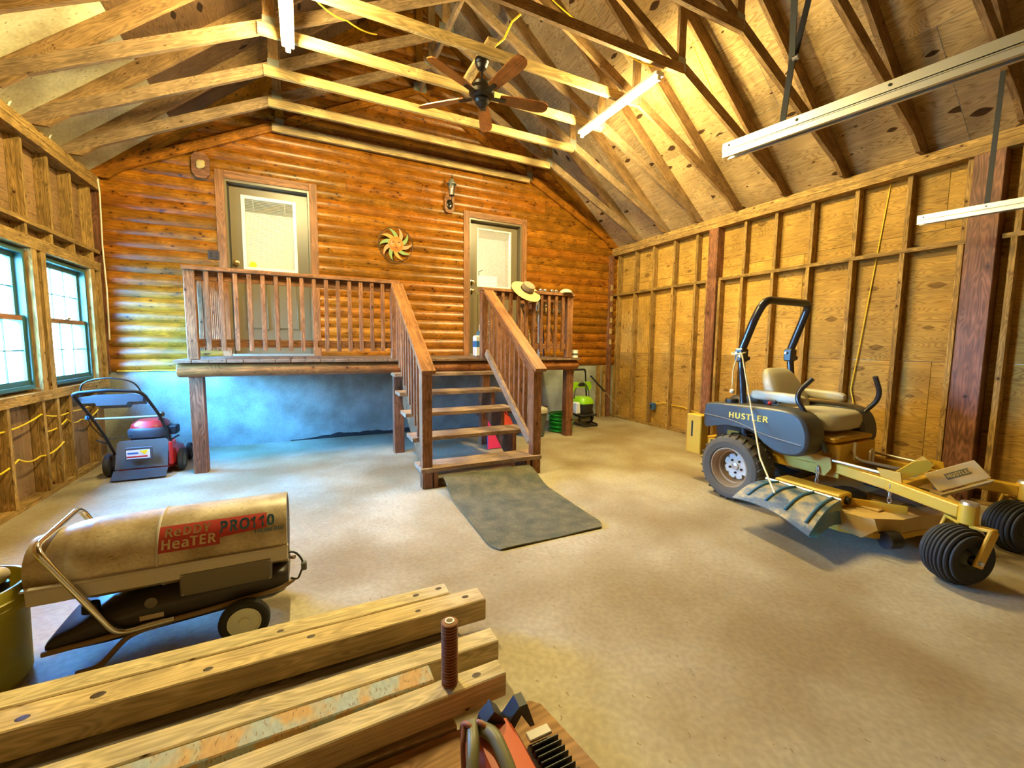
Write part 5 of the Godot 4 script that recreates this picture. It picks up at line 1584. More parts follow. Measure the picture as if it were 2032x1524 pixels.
	part(b, "wall", MB.new().lathe([Vector2(0.0, 0.0), Vector2(0.185, 0.0), Vector2(0.195, 0.02), Vector2(0.2, 0.3), Vector2(0.212, 0.305), Vector2(0.214, 0.34), Vector2(0.205, 0.40), Vector2(0.196, 0.40), Vector2(0.196, 0.32), Vector2(0.18, 0.02), Vector2(0.0, 0.02)], 40), M.barrel_olive)
	for y in [0.33, 0.355]:
		part(b, "rib", MB.new().lathe([Vector2(0.208, y - 0.006), Vector2(0.217, y), Vector2(0.208, y + 0.006)], 40), M.barrel_olive)
	part(b, "handle_boss", MB.new().ball(V(0.17, 0.37, 0.13), V(0.025, 0.03, 0.025), 12, 8), M.black_plastic)
	part(b, "handle_boss", MB.new().ball(V(-0.02, 0.28, 0.205), V(0.022, 0.022, 0.02), 12, 8), M.black_plastic)
	var k := thing("cork_float", "cream and black round knob resting in the olive tub", "knob", V(-1.12, 0.02, -2.32))
	part(k, "stem", MB.new().cyl(V(0, 0, 0), V(0, 0.36, 0), 0.03, 0.035, 14), M.black_plastic)
	part(k, "knob_ball", MB.new().ball(V(0, 0.39, 0), V(0.04, 0.035, 0.04), 16, 8), M.heater_cream)

func timber(called: String, label: String, x0: float, x1: float, y0: float, y1: float, z0: float, z1: float, turn: float, m: Material, category := "timber", group := "") -> Node3D:
	# x1 end stays put; the piece swings by turn about it
	var t := thing(called, label, category, V(x1, y0, (z0 + z1) / 2), group)
	t.rotation.y = turn
	part(t, "body", MB.new().box(V((x0 - x1) / 2, (y1 - y0) / 2, 0), V(x1 - x0, y1 - y0, z1 - z0), Basis(), ru(), 0.004), m)
	return t

func holes(t: Node3D, top: float, xs: Array) -> void:
	for p in xs:
		part(t, "bolt_hole", MB.new().lathe([Vector2(0.0, 0.0008), Vector2(p[2] * 0.7, 0.0008), Vector2(p[2], 0.0)], 10, Transform3D(Basis.from_scale(V(1.3, 1, 0.9)), V(p[0], top + 0.0004, p[1]))), M.outlet_brown)

func build_timbers() -> void:
	var peel := mottle_picture(512, 128, 141, Color(0.74, 0.61, 0.42), Color(0.64, 0.68, 0.67), 0.018, 700, Color(0.50, 0.42, 0.32), 3.2)
	grained("peeling", Color.WHITE, peel, 0.9, 2.0, 0.85)
	grained("greyboard", lin(0.55, 0.50, 0.45), wood_picture(512, 128, 61, 3, 0.8, 0.5, 5.0), 0.6, 2.0, 0.7)
	var y1 := 0.18
	var a := timber("timber", "pale timber with knots, thinner one farthest up beside the heater", -1.35, 0.58, 0.10, y1, -1.905, -1.815, 0.0, M.timber2, "timber", "timbers in the stack")
	holes(a, 0.08, [[-0.04, -0.01, 0.012], [-0.15, 0.0, 0.012], [-0.7, 0.01, 0.01]])
	a = timber("timber", "long square pale timber with dark nail holes, next to the heater", -1.35, 0.71, 0.085, y1 + 0.005, -1.80, -1.69, 0.0, M.timber, "timber", "timbers in the stack")
	holes(a, 0.10, [[-0.08, 0.0, 0.013], [-0.3, 0.01, 0.01], [-0.72, -0.01, 0.012], [-1.35, 0.0, 0.016], [-1.05, 0.02, 0.012], [-1.52, 0.015, 0.014]])
	a = timber("timber", "pale timber lying behind the peeling painted board", -1.1, 0.655, 0.095, y1, -1.51, -1.425, 0.0, M.timber2, "timber", "timbers in the stack")
	holes(a, 0.085, [[-0.19, -0.01, 0.012]])
	timber("painted_board", "weathered board with peeling pale blue paint, shorter than its neighbours", -1.0, 0.372, 0.115, y1 - 0.002, -1.422, -1.342, 0.0, M.peeling, "board")
	a = timber("timber", "speckled pale timber nearest the chainsaw, carrying the brown ribbed reel", -0.9, 0.61, 0.09, y1, -1.338, -1.262, 0.03, M.timber2, "timber", "timbers in the stack")
	holes(a, 0.09, [[-0.1, 0.0, 0.013], [-0.9, 0.01, 0.01]])
	timber("grey_plank", "grey plank lying low in the gap between the stacked timbers", -1.3, 0.57, 0.05, 0.082, -1.735, -1.63, 0.0, M.greyboard, "plank")
	timber("grey_plank", "narrow grey batten lying low beside the grey plank", -1.3, 0.45, 0.05, 0.09, -1.62, -1.575, 0.0, M.greyboard, "plank")
	timber("timber", "worn timber lying low against the plywood sheet edge", -0.8, 0.42, 0.012, 0.075, -1.29, -1.238, -0.02, M.timber, "timber", "timbers in the stack")
	# sleepers across, under the stack
	for x in [0.22, -0.42, -1.0]:
		var s := thing("sleeper", ["short cross sleeper under the right end of the timber stack", "short cross sleeper under the middle of the timber stack", "short cross sleeper under the far left of the timber stack"][0 if x > 0 else (1 if x > -0.9 else 2)], "timber", V(x, 0, -1.57), "sleepers under the timbers")
		part(s, "body", MB.new().bx(-0.06, 0.06, 0.0, 0.048, -0.36, 0.25, ru(), 0.004), M.greyboard)
		for z in [[-0.29, 0.03], [-0.2, 0.024], [0.1, 0.03], [0.19, 0.03]]:
			part(s, "shim", MB.new().bx(-0.05, 0.05, 0.049, 0.084, z[0] - z[1], z[0] + z[1], ru(), 0.002), M.greyboard)
	# plywood offcut
	grained("offcut", lin(0.62, 0.37, 0.17), wood_picture(512, 256, 67, 5, 0.55, 0.6, 5.0), 0.8, 1.2, 0.8)
	var p := thing("plywood_offcut", "tan plywood sheet on the floor under the chainsaw", "plywood", V(0.685, 0.0, -1.225))
	part(p, "sheet", MB.new().extrude(PackedVector2Array([Vector2(0.0, 0.0), Vector2(0.03, -0.03), Vector2(0.10, -0.45), Vector2(0.10, -0.75), Vector2(-1.1, -0.75), Vector2(-1.1, 0.0)]), 0.0, 0.019, Transform3D(Basis(Vector3(1, 0, 0), Vector3(0, 0, -1), Vector3(0, 1, 0)), V(0, 0.055, 0)), 0.0, ru()), M.offcut)
	part(p, "edge_batten", MB.new().bx(-0.9, -0.05, 0.0, 0.054, -0.0, 0.04 , ru()).bx(-0.9, -0.0, 0.0, 0.054, 0.55, 0.6, ru()), M.timber)
	# reel of brown tape
	mat("reel_brown", lin(0.24, 0.09, 0.025), 0.5)
	mat("reel_white", lin(0.78, 0.72, 0.64), 0.5)
	var r := thing("ribbed_reel", "upright brown ribbed cylinder with white core, standing on the timbers", "reel", V(0.415, 0.181, -1.305))
	for i in 22:
		var y := i * 0.0102
		part(r, "ring", MB.new().lathe([Vector2(0.0165, y), Vector2(0.0235, y), Vector2(0.0285, y + 0.0025), Vector2(0.0285, y + 0.0068), Vector2(0.0235, y + 0.0095), Vector2(0.0165, y + 0.0098)], 24), M.reel_brown)
	part(r, "core", MB.new().lathe([Vector2(0.0115, 0.0), Vector2(0.0165, 0.0), Vector2(0.0165, 0.2265), Vector2(0.0115, 0.2265), Vector2(0.0115, 0.0)], 24), M.reel_white)

func build_chainsaw() -> void:
	mat("saw_orange", lin(0.55, 0.10, 0.035), 0.35)
	mat("saw_olive", lin(0.16, 0.15, 0.07), 0.45)
	mat("strap_brown", lin(0.28, 0.10, 0.04), 0.6)
	var t := thing("chainsaw", "orange and black chainsaw with grey looped handle, on the plywood sheet", "chainsaw", V(0.45, 0.075, -0.93))
	part(t, "body", MB.new().loft([sqz(0.0, 0.075, 0.16), sqz(0.09, 0.08, 0.17), sqz(0.15, 0.07, 0.15), sqz(0.18, 0.04, 0.10)]), M.saw_orange)
	part(t, "top_cover", MB.new().extrude(PackedVector2Array([Vector2(-0.06, 0.14), Vector2(0.065, 0.14), Vector2(0.05, 0.185), Vector2(0.0, 0.2), Vector2(-0.05, 0.18)]), -0.09, 0.13), M.saw_orange)
	# cooling fins at the right
	part(t, "fin_housing", MB.new().bx(0.07, 0.155, 0.02, 0.158, -0.02, 0.16, Vector2.ZERO, 0.01), M.black_plastic)
	for k in 9:
		part(t, "cooling_fin", MB.new().box(V(0.115, 0.168, 0.012 + k * 0.017), V(0.085, 0.022, 0.006), Basis(), Vector2.ZERO, 0.002), M.black_plastic)
	part(t, "fin_plate", MB.new().bx(0.075, 0.145, 0.172, 0.182, -0.03, 0.0, Vector2.ZERO, 0.002), M.heater_flange)
	# hand guard
	part(t, "hand_guard", MB.new().extrude(PackedVector2Array([Vector2(-0.05, 0.10), Vector2(-0.035, 0.2), Vector2(-0.005, 0.235), Vector2(0.02, 0.205), Vector2(0.04, 0.165), Vector2(0.075, 0.215), Vector2(0.1, 0.215), Vector2(0.135, 0.12), Vector2(0.12, 0.12), Vector2(0.085, 0.18), Vector2(0.055, 0.12)]), -0.14, -0.10, Transform3D(Basis(Vector3.RIGHT, 0.15), Vector3.ZERO)), M.black_plastic)
	# looped handles
	part(t, "front_handle", MB.new().tube(smooth([V(-0.08, 0.03, 0.09), V(-0.115, 0.17, 0.05), V(-0.085, 0.215, -0.02), V(-0.06, 0.21, -0.09)], 0.05), 0.017, 10), M.saw_olive)
	part(t, "rear_handle", MB.new().tube(smooth([V(-0.04, 0.2, -0.08), V(-0.02, 0.215, -0.03), V(-0.015, 0.19, 0.08), V(-0.03, 0.12, 0.18), V(-0.02, 0.06, 0.2)], 0.06), 0.019, 10), M.saw_olive)
	for k in 2:
		part(t, "wrapped_strap", MB.new().tube(arc(V(-0.075 + k * 0.035, 0.195, -0.085 + k * 0.012), V(0.01, 0.005, 0.022), V(-0.004, 0.03, 0.004), 0, TAU * 15 / 16, 15), 0.0075, 7, true), M.strap_brown)
	part(t, "strap_tail", MB.new().tube(smooth([V(-0.085, 0.215, -0.09), V(-0.1, 0.19, -0.06), V(-0.1, 0.12, -0.05)], 0.03), 0.007, 6), M.strap_brown)
	part(t, "guide_bar", MB.new().bx(-0.03, -0.022, 0.02, 0.08, -0.19, -0.16, Vector2.ZERO, 0.002), M.steel)
	var g := thing("hand_tool", "dark round-headed hand tool lying on the plywood sheet edge", "tool", V(0.245, 0.075, -1.05))
	part(g, "head", MB.new().cyl(V(0, 0.03, -0.012), V(0, 0.03, 0.014), 0.03, 0.03, 18), M.black_plastic)
	part(g, "handle", MB.new().tube([V(-0.02, 0.03, 0.0), V(-0.1, 0.024, 0.03), V(-0.2, 0.02, 0.04)], 0.013, 8), M.black_plastic)

func sqz(y: float, w: float, d: float) -> PackedVector3Array:
	return sq(y, w, d)

# a side panel cut in the (z, y) plane, between x0 and x1, with softened edges
func side_slab(poly: Array, x0: float, x1: float, soft: float, fine := 3) -> MB:
	var pts := []
	# chaikin rounding
	var p := poly
	for k in fine - 1:
		var q := []
		for i in p.size():
			var a: Vector2 = p[i]
			var b: Vector2 = p[(i + 1) % p.size()]
			q.append(a.lerp(b, 0.25))
			q.append(a.lerp(b, 0.75))
		p = q
	var c := Vector2.ZERO
	for v in p: c += v
	c /= p.size()
	var rows := []
	for s in [[x0, soft], [x0 + soft * 0.3 * signf(x1 - x0), soft * 0.35], [x0 + soft * signf(x1 - x0), 0.0], [x1 - soft * signf(x1 - x0), 0.0], [x1 - soft * 0.3 * signf(x1 - x0), soft * 0.35], [x1, soft]]:
		var ring := PackedVector3Array()
		for v in p:
			var d: Vector2 = (c - v)
			var w: Vector2 = v + d.normalized() * minf(s[1], d.length() * 0.5)
			ring.append(V(s[0], w.y, w.x))
		rows.append(ring)
	var mb := MB.new()
	mb.loft(rows, true, false)
	for e in [0, 5]:
		var poly2 := PackedVector2Array()
		for v in rows[e]: poly2.append(Vector2(v.z, v.y))
		var ix := Geometry2D.triangulate_polygon(poly2)
		var nn := V(signf(rows[e][0].x - rows[5 - e][0].x), 0, 0)
		for i in range(0, ix.size(), 3):
			mb.tri(rows[e][ix[i]], rows[e][ix[i + 1]], rows[e][ix[i + 2]], nn, nn, nn)
	return mb

func build_riding_mower() -> void:
	mat("mower_yellow", lin(0.62, 0.36, 0.025), 0.42)
	mat("mower_dusty", lin(0.56, 0.38, 0.13), 0.6)
	mat("tank_plastic", lin(0.060, 0.062, 0.060), 0.38)
	mat("seat_vinyl", lin(0.50, 0.46, 0.34), 0.45)
	mat("seat_shell", lin(0.50, 0.52, 0.47), 0.5)
	mat("rops_black", lin(0.014, 0.014, 0.018), 0.28, 0.0, 0.6)
	mat("rim_tan", lin(0.38, 0.26, 0.14), 0.5)
	mat("disc_white", lin(0.62, 0.60, 0.52), 0.45)
	mat("tyre_dusty", lin(0.10, 0.085, 0.06), 0.85)
	mat("deck_grey", lin(0.13, 0.135, 0.13), 0.5)
	mat("letter_yellow", lin(0.85, 0.60, 0.05), 0.5)
	mat("beige_plate", lin(0.58, 0.44, 0.22), 0.55)
	var chute := mat("chute_dusty", Color.WHITE, 0.45)
	chute.albedo_texture = mottle_picture(256, 256, 151, Color(0.26, 0.36, 0.46), Color(0.68, 0.62, 0.48), 0.012, 300, Color(0.7, 0.62, 0.45), 2.5)
	chute.uv1_scale = Vector3(1.5, 1.5, 1)
	mat("chute_plain", lin(0.035, 0.15, 0.31), 0.3)
	var Y: Material = M.mower_yellow
	var t := thing("riding_mower", "yellow zero-turn riding mower with beige seat and black roll bar, by the right wall", "riding mower", V(3.85, 0, -1.8))
	# drive wheels
	for e in [-1.0, 1.0]:
		var c := V(0.42 * e, 0.286, -0.62)
		var xf := Transform3D(Basis(Vector3(0, 0, 1), Vector3(e, 0, 0), Vector3(0, e, 0)), c)
		var prof := [Vector2(0.165, -0.10), Vector2(0.185, -0.125), Vector2(0.23, -0.135), Vector2(0.262, -0.125), Vector2(0.278, -0.10), Vector2(0.284, -0.06), Vector2(0.286, 0.0), Vector2(0.284, 0.06), Vector2(0.278, 0.10), Vector2(0.262, 0.125), Vector2(0.23, 0.135), Vector2(0.185, 0.125), Vector2(0.165, 0.10), Vector2(0.16, 0.0), Vector2(0.165, -0.10)]
		var w := part(t, "drive_wheel", MB.new().lathe(prof, 48, xf), M.tyre_dusty)
		# tread bars across the tyre
		var tb := MB.new()
		for k in 26:
			var a := TAU * k / 26.0
			for s in [-1.0, 1.0]:
				var p := xf * V(cos(a) * 0.285, 0.045 * s, sin(a) * 0.285)
				var q := xf * V(cos(a + 0.11) * 0.272, 0.118 * s, sin(a + 0.11) * 0.272)
				tb.bar(p, q, 0.012, 0.026, p - c)
		part(w, "tread_bars", tb, M.tyre_dusty).set_meta("kind", "stuff")
		part(w, "rim", MB.new().lathe([Vector2(0.17, 0.104), Vector2(0.175, 0.112), Vector2(0.165, 0.114), Vector2(0.152, 0.085), Vector2(0.145, 0.05), Vector2(0.135, 0.045), Vector2(0.128, -0.02), Vector2(0.0, -0.03)], 36, xf), M.rim_tan)
		var star := PackedVector2Array()
		for k in 40:
			var a := TAU * k / 40.0
			star.append(Vector2(cos(a), sin(a)) * (0.112 if k % 5 != 0 else 0.085))
		var dxf := Transform3D(Basis(xf.basis.x, -xf.basis.z, xf.basis.y), c)
		part(w, "wheel_disc", MB.new().extrude(star, 0.0, 0.012, dxf), M.disc_white)
		part(w, "hub_nut", MB.new().lathe([Vector2(0.03, 0.012), Vector2(0.03, 0.03), Vector2(0.012, 0.034), Vector2(0, 0.034)], 12, xf), M.steel)
		for k in 5:
			var a := TAU * k / 5.0 + 0.3
			part(w, "lug_nut", MB.new().cyl(xf * V(cos(a) * 0.058, 0.012, sin(a) * 0.058), xf * V(cos(a) * 0.058, 0.024, sin(a) * 0.058), 0.011, 0.01, 6), M.dark_metal)
	# fuel tank fenders
	var poly := [Vector2(-0.94, 0.78), Vector2(-0.92, 0.835), Vector2(-0.6, 0.85), Vector2(-0.30, 0.862), Vector2(-0.10, 0.85), Vector2(-0.02, 0.77), Vector2(0.01, 0.62), Vector2(-0.03, 0.525), Vector2(-0.15, 0.49), Vector2(-0.28, 0.515), Vector2(-0.40, 0.60), Vector2(-0.52, 0.645), Vector2(-0.72, 0.655), Vector2(-0.84, 0.62), Vector2(-0.94, 0.585)]
	for e in [-1.0, 1.0]:
		var f := part(t, "tank_fender", side_slab(poly, 0.50 * e, 0.27 * e, 0.03), M.tank_plastic)
		part(f, "fuel_cap", MB.new().lathe([Vector2(0.0, 0.0), Vector2(0.055, 0.0), Vector2(0.055, 0.03), Vector2(0.05, 0.04), Vector2(0, 0.042)], 18, Transform3D(Basis(), V(0.4 * e, 0.84, -0.72))), M.black_plastic)
		if e < 0:
			part(f, "crease", MB.new().tube(smooth([V(-0.505, 0.72, -0.92), V(-0.506, 0.70, -0.6), V(-0.506, 0.63, -0.35), V(-0.504, 0.60, -0.05)], 0.1), 0.007, 6), M.tank_plastic)
			lettering(f, "lettering", "HUSTLER", 0.05, func(x: float, y: float) -> Vector3: return V(-0.5025, 0.722 + y + x * 0.03, -0.665 + x), func(_x: float, _y: float) -> Vector3: return V(-1, 0, 0), M.letter_yellow, true, 1.22)
	# roll bar
	for e in [-1.0, 1.0]:
		part(t, "roll_bar_post", MB.new().tube([V(0.355 * e, 0.5, -0.60), V(0.355 * e, 0.9, -0.645), V(0.355 * e, 1.26, -0.685)], 0.034, 4), M.rops_black)
		part(t, "hinge_plate", MB.new().bx(0.355 * e - 0.045, 0.355 * e + 0.045, 1.21, 1.33, -0.725, -0.645, Vector2.ZERO, 0.012), M.rops_black)
		part(t, "hinge_pin", MB.new().cyl(V(0.355 * e - 0.07, 1.29, -0.69), V(0.355 * e + 0.07, 1.29, -0.69), 0.011, 0.011, 8), M.steel)
		part(t, "hinge_knob", MB.new().ball(V(0.355 * e + 0.075, 1.24, -0.675), V(0.02, 0.02, 0.02), 10, 6), M.black_plastic)
	part(t, "roll_bar_hoop", MB.new().tube(smooth([V(-0.355, 1.30, -0.69), V(-0.345, 1.60, -0.585), V(-0.30, 1.745, -0.535), V(0.31, 1.745, -0.535), V(0.345, 1.70, -0.55), V(0.355, 1.30, -0.69)], 0.09, 6), 0.034, 8), M.rops_black)
	# engine and rear guard
	part(t, "engine", MB.new().loft([sqo(0.42, 0.2, 0.22, V(0, 0, -0.85)), sqo(0.66, 0.22, 0.24, V(0, 0, -0.85)), sqo(0.80, 0.18, 0.2, V(0, 0, -0.83)), sqo(0.87, 0.12, 0.13, V(0, 0, -0.82))]), M.black_plastic)
	part(t, "air_cleaner", MB.new().cyl(V(-0.2, 0.86, -0.66), V(0.02, 0.86, -0.66), 0.055, 0.055, 16), M.black_plastic)
	for e in [-1.0, 1.0]:
		var g := part(t, "rear_guard", MB.new().bx(0.30 * e - 0.055, 0.30 * e + 0.055, 0.27, 0.665, -1.245, -1.07, Vector2.ZERO, 0.008), Y)
		part(g, "slot", MB.new().bx(0.30 * e - 0.0565, 0.30 * e + 0.0565, 0.44, 0.60, -1.185, -1.165), M.black_plastic)
	part(t, "rear_crossbar", MB.new().bx(-0.25, 0.25, 0.32, 0.42, -1.2, -1.13, Vector2.ZERO, 0.006), Y)
	for e in [-1.0, 1.0]:
		part(t, "main_rail", MB.new().bx(0.24 * e - 0.03, 0.24 * e + 0.03, 0.36, 0.44, -1.08, 0.1, Vector2.ZERO, 0.005), Y)
		part(t, "side_plate", MB.new().bx(0.255 * e - 0.01, 0.255 * e + 0.01, 0.44, 0.56, -0.85, 0.05, Vector2.ZERO, 0.003), Y)
	# seat
	var cush := []
	for a in [[0.69, 0.20, 0.17], [0.705, 0.235, 0.2], [0.76, 0.25, 0.215], [0.81, 0.245, 0.21], [0.835, 0.22, 0.185], [0.842, 0.15, 0.12]]:
		cush.append(sqo(a[0], a[1], a[2], V(0, 0, -0.175)))
	part(t, "seat_cushion", MB.new().loft(cush), M.seat_vinyl)
	var back := []
	for a in [[0.0, 0.20, 0.045], [0.03, 0.225, 0.062], [0.12, 0.24, 0.07], [0.25, 0.215, 0.062], [0.33, 0.185, 0.052], [0.37, 0.15, 0.035], [0.385, 0.10, 0.015]]:
		var ring := sqo(0.0, a[1], a[2], Vector3.ZERO)
		var q := PackedVector3Array()
		for v in ring: q.append(v + V(0, 0.79 + a[0] * 0.95, -0.42 - a[0] * 0.45))
		back.append(q)
	part(t, "seat_back", MB.new().loft(back), M.seat_vinyl)
	part(t, "seat_shell", MB.new().loft([sqo(0.66, 0.2, 0.19, V(0, 0, -0.32)), sqo(0.72, 0.22, 0.21, V(0, 0, -0.33)), sqo(0.80, 0.225, 0.14, V(0, 0, -0.43))]), M.seat_shell)
	for e in [-1.0, 1.0]:
		part(t, "armrest", MB.new().loft([sqx(-0.60, 0.03, 0.025, V(0.29 * e, 0.93, 0)), sqx(-0.57, 0.045, 0.042, V(0.29 * e, 0.93, 0)), sqx(-0.25, 0.042, 0.04, V(0.29 * e, 0.925, 0)), sqx(-0.19, 0.04, 0.036, V(0.29 * e, 0.92, 0)), sqx(-0.165, 0.025, 0.02, V(0.29 * e, 0.918, 0))]), M.seat_vinyl)
		part(t, "armrest_bracket", MB.new().bar(V(0.25 * e, 0.93, -0.56), V(0.22 * e, 0.80, -0.45), 0.03, 0.03), M.black_plastic)
	for k in 3:
		part(t, "control_knob", MB.new().ball(V(-0.36 + k * 0.03, 0.875 + 0.01 * k, -0.40 + k * 0.025), Vector3.ONE * 0.017, 10, 6), M.red_paint if k == 0 else M.black_plastic)
	# steering levers
	part(t, "steering_lever", MB.new().tube(smooth([V(-0.30, 0.55, 0.02), V(-0.33, 0.68, -0.03), V(-0.35, 0.93, -0.19), V(-0.33, 1.0, -0.19), V(-0.27, 1.10, -0.13)], 0.05), 0.019, 9), M.rops_black)
	part(t, "steering_lever", MB.new().tube(smooth([V(0.36, 0.70, -0.1), V(0.40, 0.80, -0.07), V(0.43, 0.90, 0.0), V(0.42, 0.98, 0.02), V(0.37, 1.11, 0.0)], 0.05), 0.019, 9), M.rops_black)
	part(t, "lever_base", MB.new().bar(V(0.30, 0.56, -0.12), V(0.37, 0.72, -0.1), 0.03, 0.03), M.heater_cream if M.has("heater_cream") else Y)
	# foot well and frame ahead of the seat
	part(t, "seat_pan", MB.new().bx(-0.27, 0.27, 0.62, 0.655, -0.34, 0.06, Vector2.ZERO, 0.008), Y)
	part(t, "front_box", MB.new().bx(-0.26, 0.26, 0.44, 0.61, -0.1, 0.09, Vector2.ZERO, 0.01), Y)
	part(t, "pan_tread", MB.new().bx(-0.2, 0.2, 0.656, 0.662, -0.04, 0.055), M.mower_dusty)
	for e in [-1.0, 1.0]:
		part(t, "front_arm", MB.new().bar(V(0.245 * e, 0.44, 0.05), V(0.31 * e, 0.42, 0.45), 0.06, 0.075, Vector3.UP, Vector2.ZERO, 0.006).bar(V(0.305 * e, 0.42, 0.42), V(0.44 * e, 0.40, 0.82), 0.06, 0.075, Vector3.UP, Vector2.ZERO, 0.006), Y)
		part(t, "pivot_tube", MB.new().cyl(V(0.45 * e, 0.345, 0.85), V(0.45 * e, 0.455, 0.85), 0.043, 0.043, 20), Y)
		part(t, "pivot_cap", MB.new().cyl(V(0.45 * e, 0.455, 0.85), V(0.45 * e, 0.47, 0.85), 0.042, 0.036, 20), M.galvanized)
		# caster
		var yaw := 1.94
		var ax := Vector3(cos(yaw), 0, sin(yaw)) * (1.0 if e < 0 else 1.0)
		var side := Vector3(-ax.z, 0, ax.x)
		var wc := V(0.45 * e, 0.168, 0.85) + side * 0.06
		var bs := Basis(side, ax, side.cross(ax))
		var wxf := Transform3D(bs, wc)
		var pr := [Vector2(0.07, -0.075)]
		for k in 9:
			var yv := -0.08 + 0.02 * k
			var rr := 0.168 - 0.035 * pow(absf(yv) / 0.085, 3.0)
			pr.append(Vector2(rr - 0.008, yv - 0.004))
			pr.append(Vector2(rr, yv + 0.002))
			pr.append(Vector2(rr, yv + 0.012))
			pr.append(Vector2(rr - 0.008, yv + 0.016))
		pr.append(Vector2(0.12, 0.092))
		pr.append(Vector2(0.075, 0.08))
		var cw := part(t, "caster_wheel", MB.new().lathe(pr, 40, wxf), M.black_rubber)
		part(cw, "caster_hub", MB.new().lathe([Vector2(0.08, -0.078), Vector2(0.05, -0.03), Vector2(0.03, -0.07), Vector2(0.03, 0.085), Vector2(0.05, 0.04), Vector2(0.08, 0.08)], 24, wxf), M.bin_grey)
		for s in [-1.0, 1.0]:
			var o: Vector3 = ax * 0.112 * s
			part(t, "caster_fork", MB.new().bar(V(0.45 * e, 0.335, 0.85) + ax * 0.02 * s, V(0.45 * e, 0.345, 0.85) + o * 1.05 - side * 0.02, 0.055, 0.018, Vector3.UP, Vector2.ZERO, 0.004).bar(V(0.45 * e, 0.345, 0.85) + o - side * 0.02, wc + o - V(0, 0.03, 0), 0.058, 0.018, ax, Vector2.ZERO, 0.005), Y)
		part(t, "axle_bolt", MB.new().cyl(wc - ax * 0.135, wc + ax * 0.135, 0.012, 0.012, 8), M.steel)
	# cutting deck
	var top := PackedVector2Array([Vector2(-0.60, -0.12), Vector2(-0.60, 0.28), Vector2(-0.52, 0.44), Vector2(-0.36, 0.53), Vector2(-0.18, 0.55), Vector2(0.0, 0.61), Vector2(0.2, 0.60), Vector2(0.42, 0.55), Vector2(0.58, 0.45), Vector2(0.66, 0.26), Vector2(0.66, -0.12), Vector2(0.4, -0.28), Vector2(-0.4, -0.28)])
	var flat := Basis(Vector3(1, 0, 0), Vector3(0, 0, 1), Vector3(0, 1, 0))
	part(t, "deck_shell", MB.new().extrude(top, 0.10, 0.225, Transform3D(flat, Vector3.ZERO)), M.mower_dusty)
	var lip := PackedVector2Array()
	for p in top: lip.append(p * 1.015 + Vector2(0, 0.0))
	part(t, "deck_skirt", MB.new().extrude(lip, 0.095, 0.13, Transform3D(flat, Vector3.ZERO)), Y)
	part(t, "deck_plate", MB.new().bx(-0.36, 0.4, 0.226, 0.238, -0.2, 0.4, Vector2.ZERO, 0.004), M.mower_dusty)
	part(t, "deck_grey_plate", MB.new().bx(0.0, 0.45, 0.239, 0.243, 0.18, 0.48), M.deck_grey)
	part(t, "belt_cover", MB.new().bx(-0.52, -0.36, 0.227, 0.315, -0.22, 0.24, Vector2.ZERO, 0.01), Y)
	part(t, "belt_cover_bolt", MB.new().cyl(V(-0.44, 0.27, 0.24), V(-0.44, 0.27, 0.262), 0.03, 0.026, 8), M.dark_metal)
	part(t, "deck_strut", MB.new().bar(V(-0.40, 0.25, 0.22), V(-0.22, 0.25, 0.5), 0.014, 0.06, Vector3.UP, Vector2.ZERO, 0.003), Y)
	part(t, "deck_strut", MB.new().bar(V(0.40, 0.25, 0.1), V(0.38, 0.25, 0.4), 0.014, 0.06, Vector3.UP, Vector2.ZERO, 0.003), Y)
	for p in [V(-0.2, 0.24, 0.14), V(0.3, 0.24, 0.12)]:
		part(t, "spindle_cover", MB.new().lathe([Vector2(0.11, 0.0), Vector2(0.11, 0.03), Vector2(0.06, 0.05), Vector2(0.0, 0.05)], 20, Transform3D(Basis(), p)), M.black_plastic)
	# deck lift: plates, rods, chains
	for e in [-1.0, 1.0]:
		for z in [0.0, 0.42]:
			part(t, "lift_plate", MB.new().extrude(PackedVector2Array([Vector2(-0.07, 0.06), Vector2(0.06, 0.06), Vector2(0.075, -0.02), Vector2(0.03, -0.09), Vector2(0.0, -0.09)]), -0.006, 0.006, Transform3D(Basis(Vector3(0, 0, 1), Vector3(0, 1, 0), Vector3(-1, 0, 0)), V(0.315 * e, 0.46, z))), Y)
		part(t, "lift_rod", MB.new().cyl(V(0.30 * e, 0.50, -0.02), V(0.30 * e, 0.485, 0.42), 0.011, 0.011, 10), M.galvanized)
		for z in [-0.03, 0.42]:
			for k in 4:
				var c := V(0.335 * e, 0.42 - k * 0.032, z + 0.02)
				var u := V(0.01, 0, 0) if k % 2 == 0 else V(0, 0, 0.01)
				part(t, "chain_link", MB.new().tube(arc(c, u, V(0, 0.022, 0), 0, TAU * 9 / 10, 9), 0.0045, 5, true), M.steel)
	part(t, "pedal_arm", MB.new().extrude(PackedVector2Array([Vector2(-0.04, -0.03), Vector2(0.02, -0.05), Vector2(0.18, 0.06), Vector2(0.2, 0.1), Vector2(0.16, 0.13), Vector2(0.1, 0.11)]), -0.01, 0.01, Transform3D(Basis(Vector3(0.5, 0, 0.86).normalized(), Vector3(0, 1, 0), Vector3(-0.86, 0, 0.5).normalized()), V(-0.1, 0.45, 0.36))), Y)
	part(t, "pedal_arm", MB.new().extrude(PackedVector2Array([Vector2(-0.03, -0.04), Vector2(0.03, -0.04), Vector2(0.05, 0.05), Vector2(0.0, 0.09), Vector2(-0.04, 0.05)]), -0.01, 0.01, Transform3D(Basis(Vector3(0, 0, 1), Vector3(0, 1, 0), Vector3(-1, 0, 0)), V(0.22, 0.47, 0.40))), Y)
	part(t, "foot_plate", MB.new().bx(-0.2, 0.22, 0.40, 0.408, 0.1, 0.44), M.deck_grey)
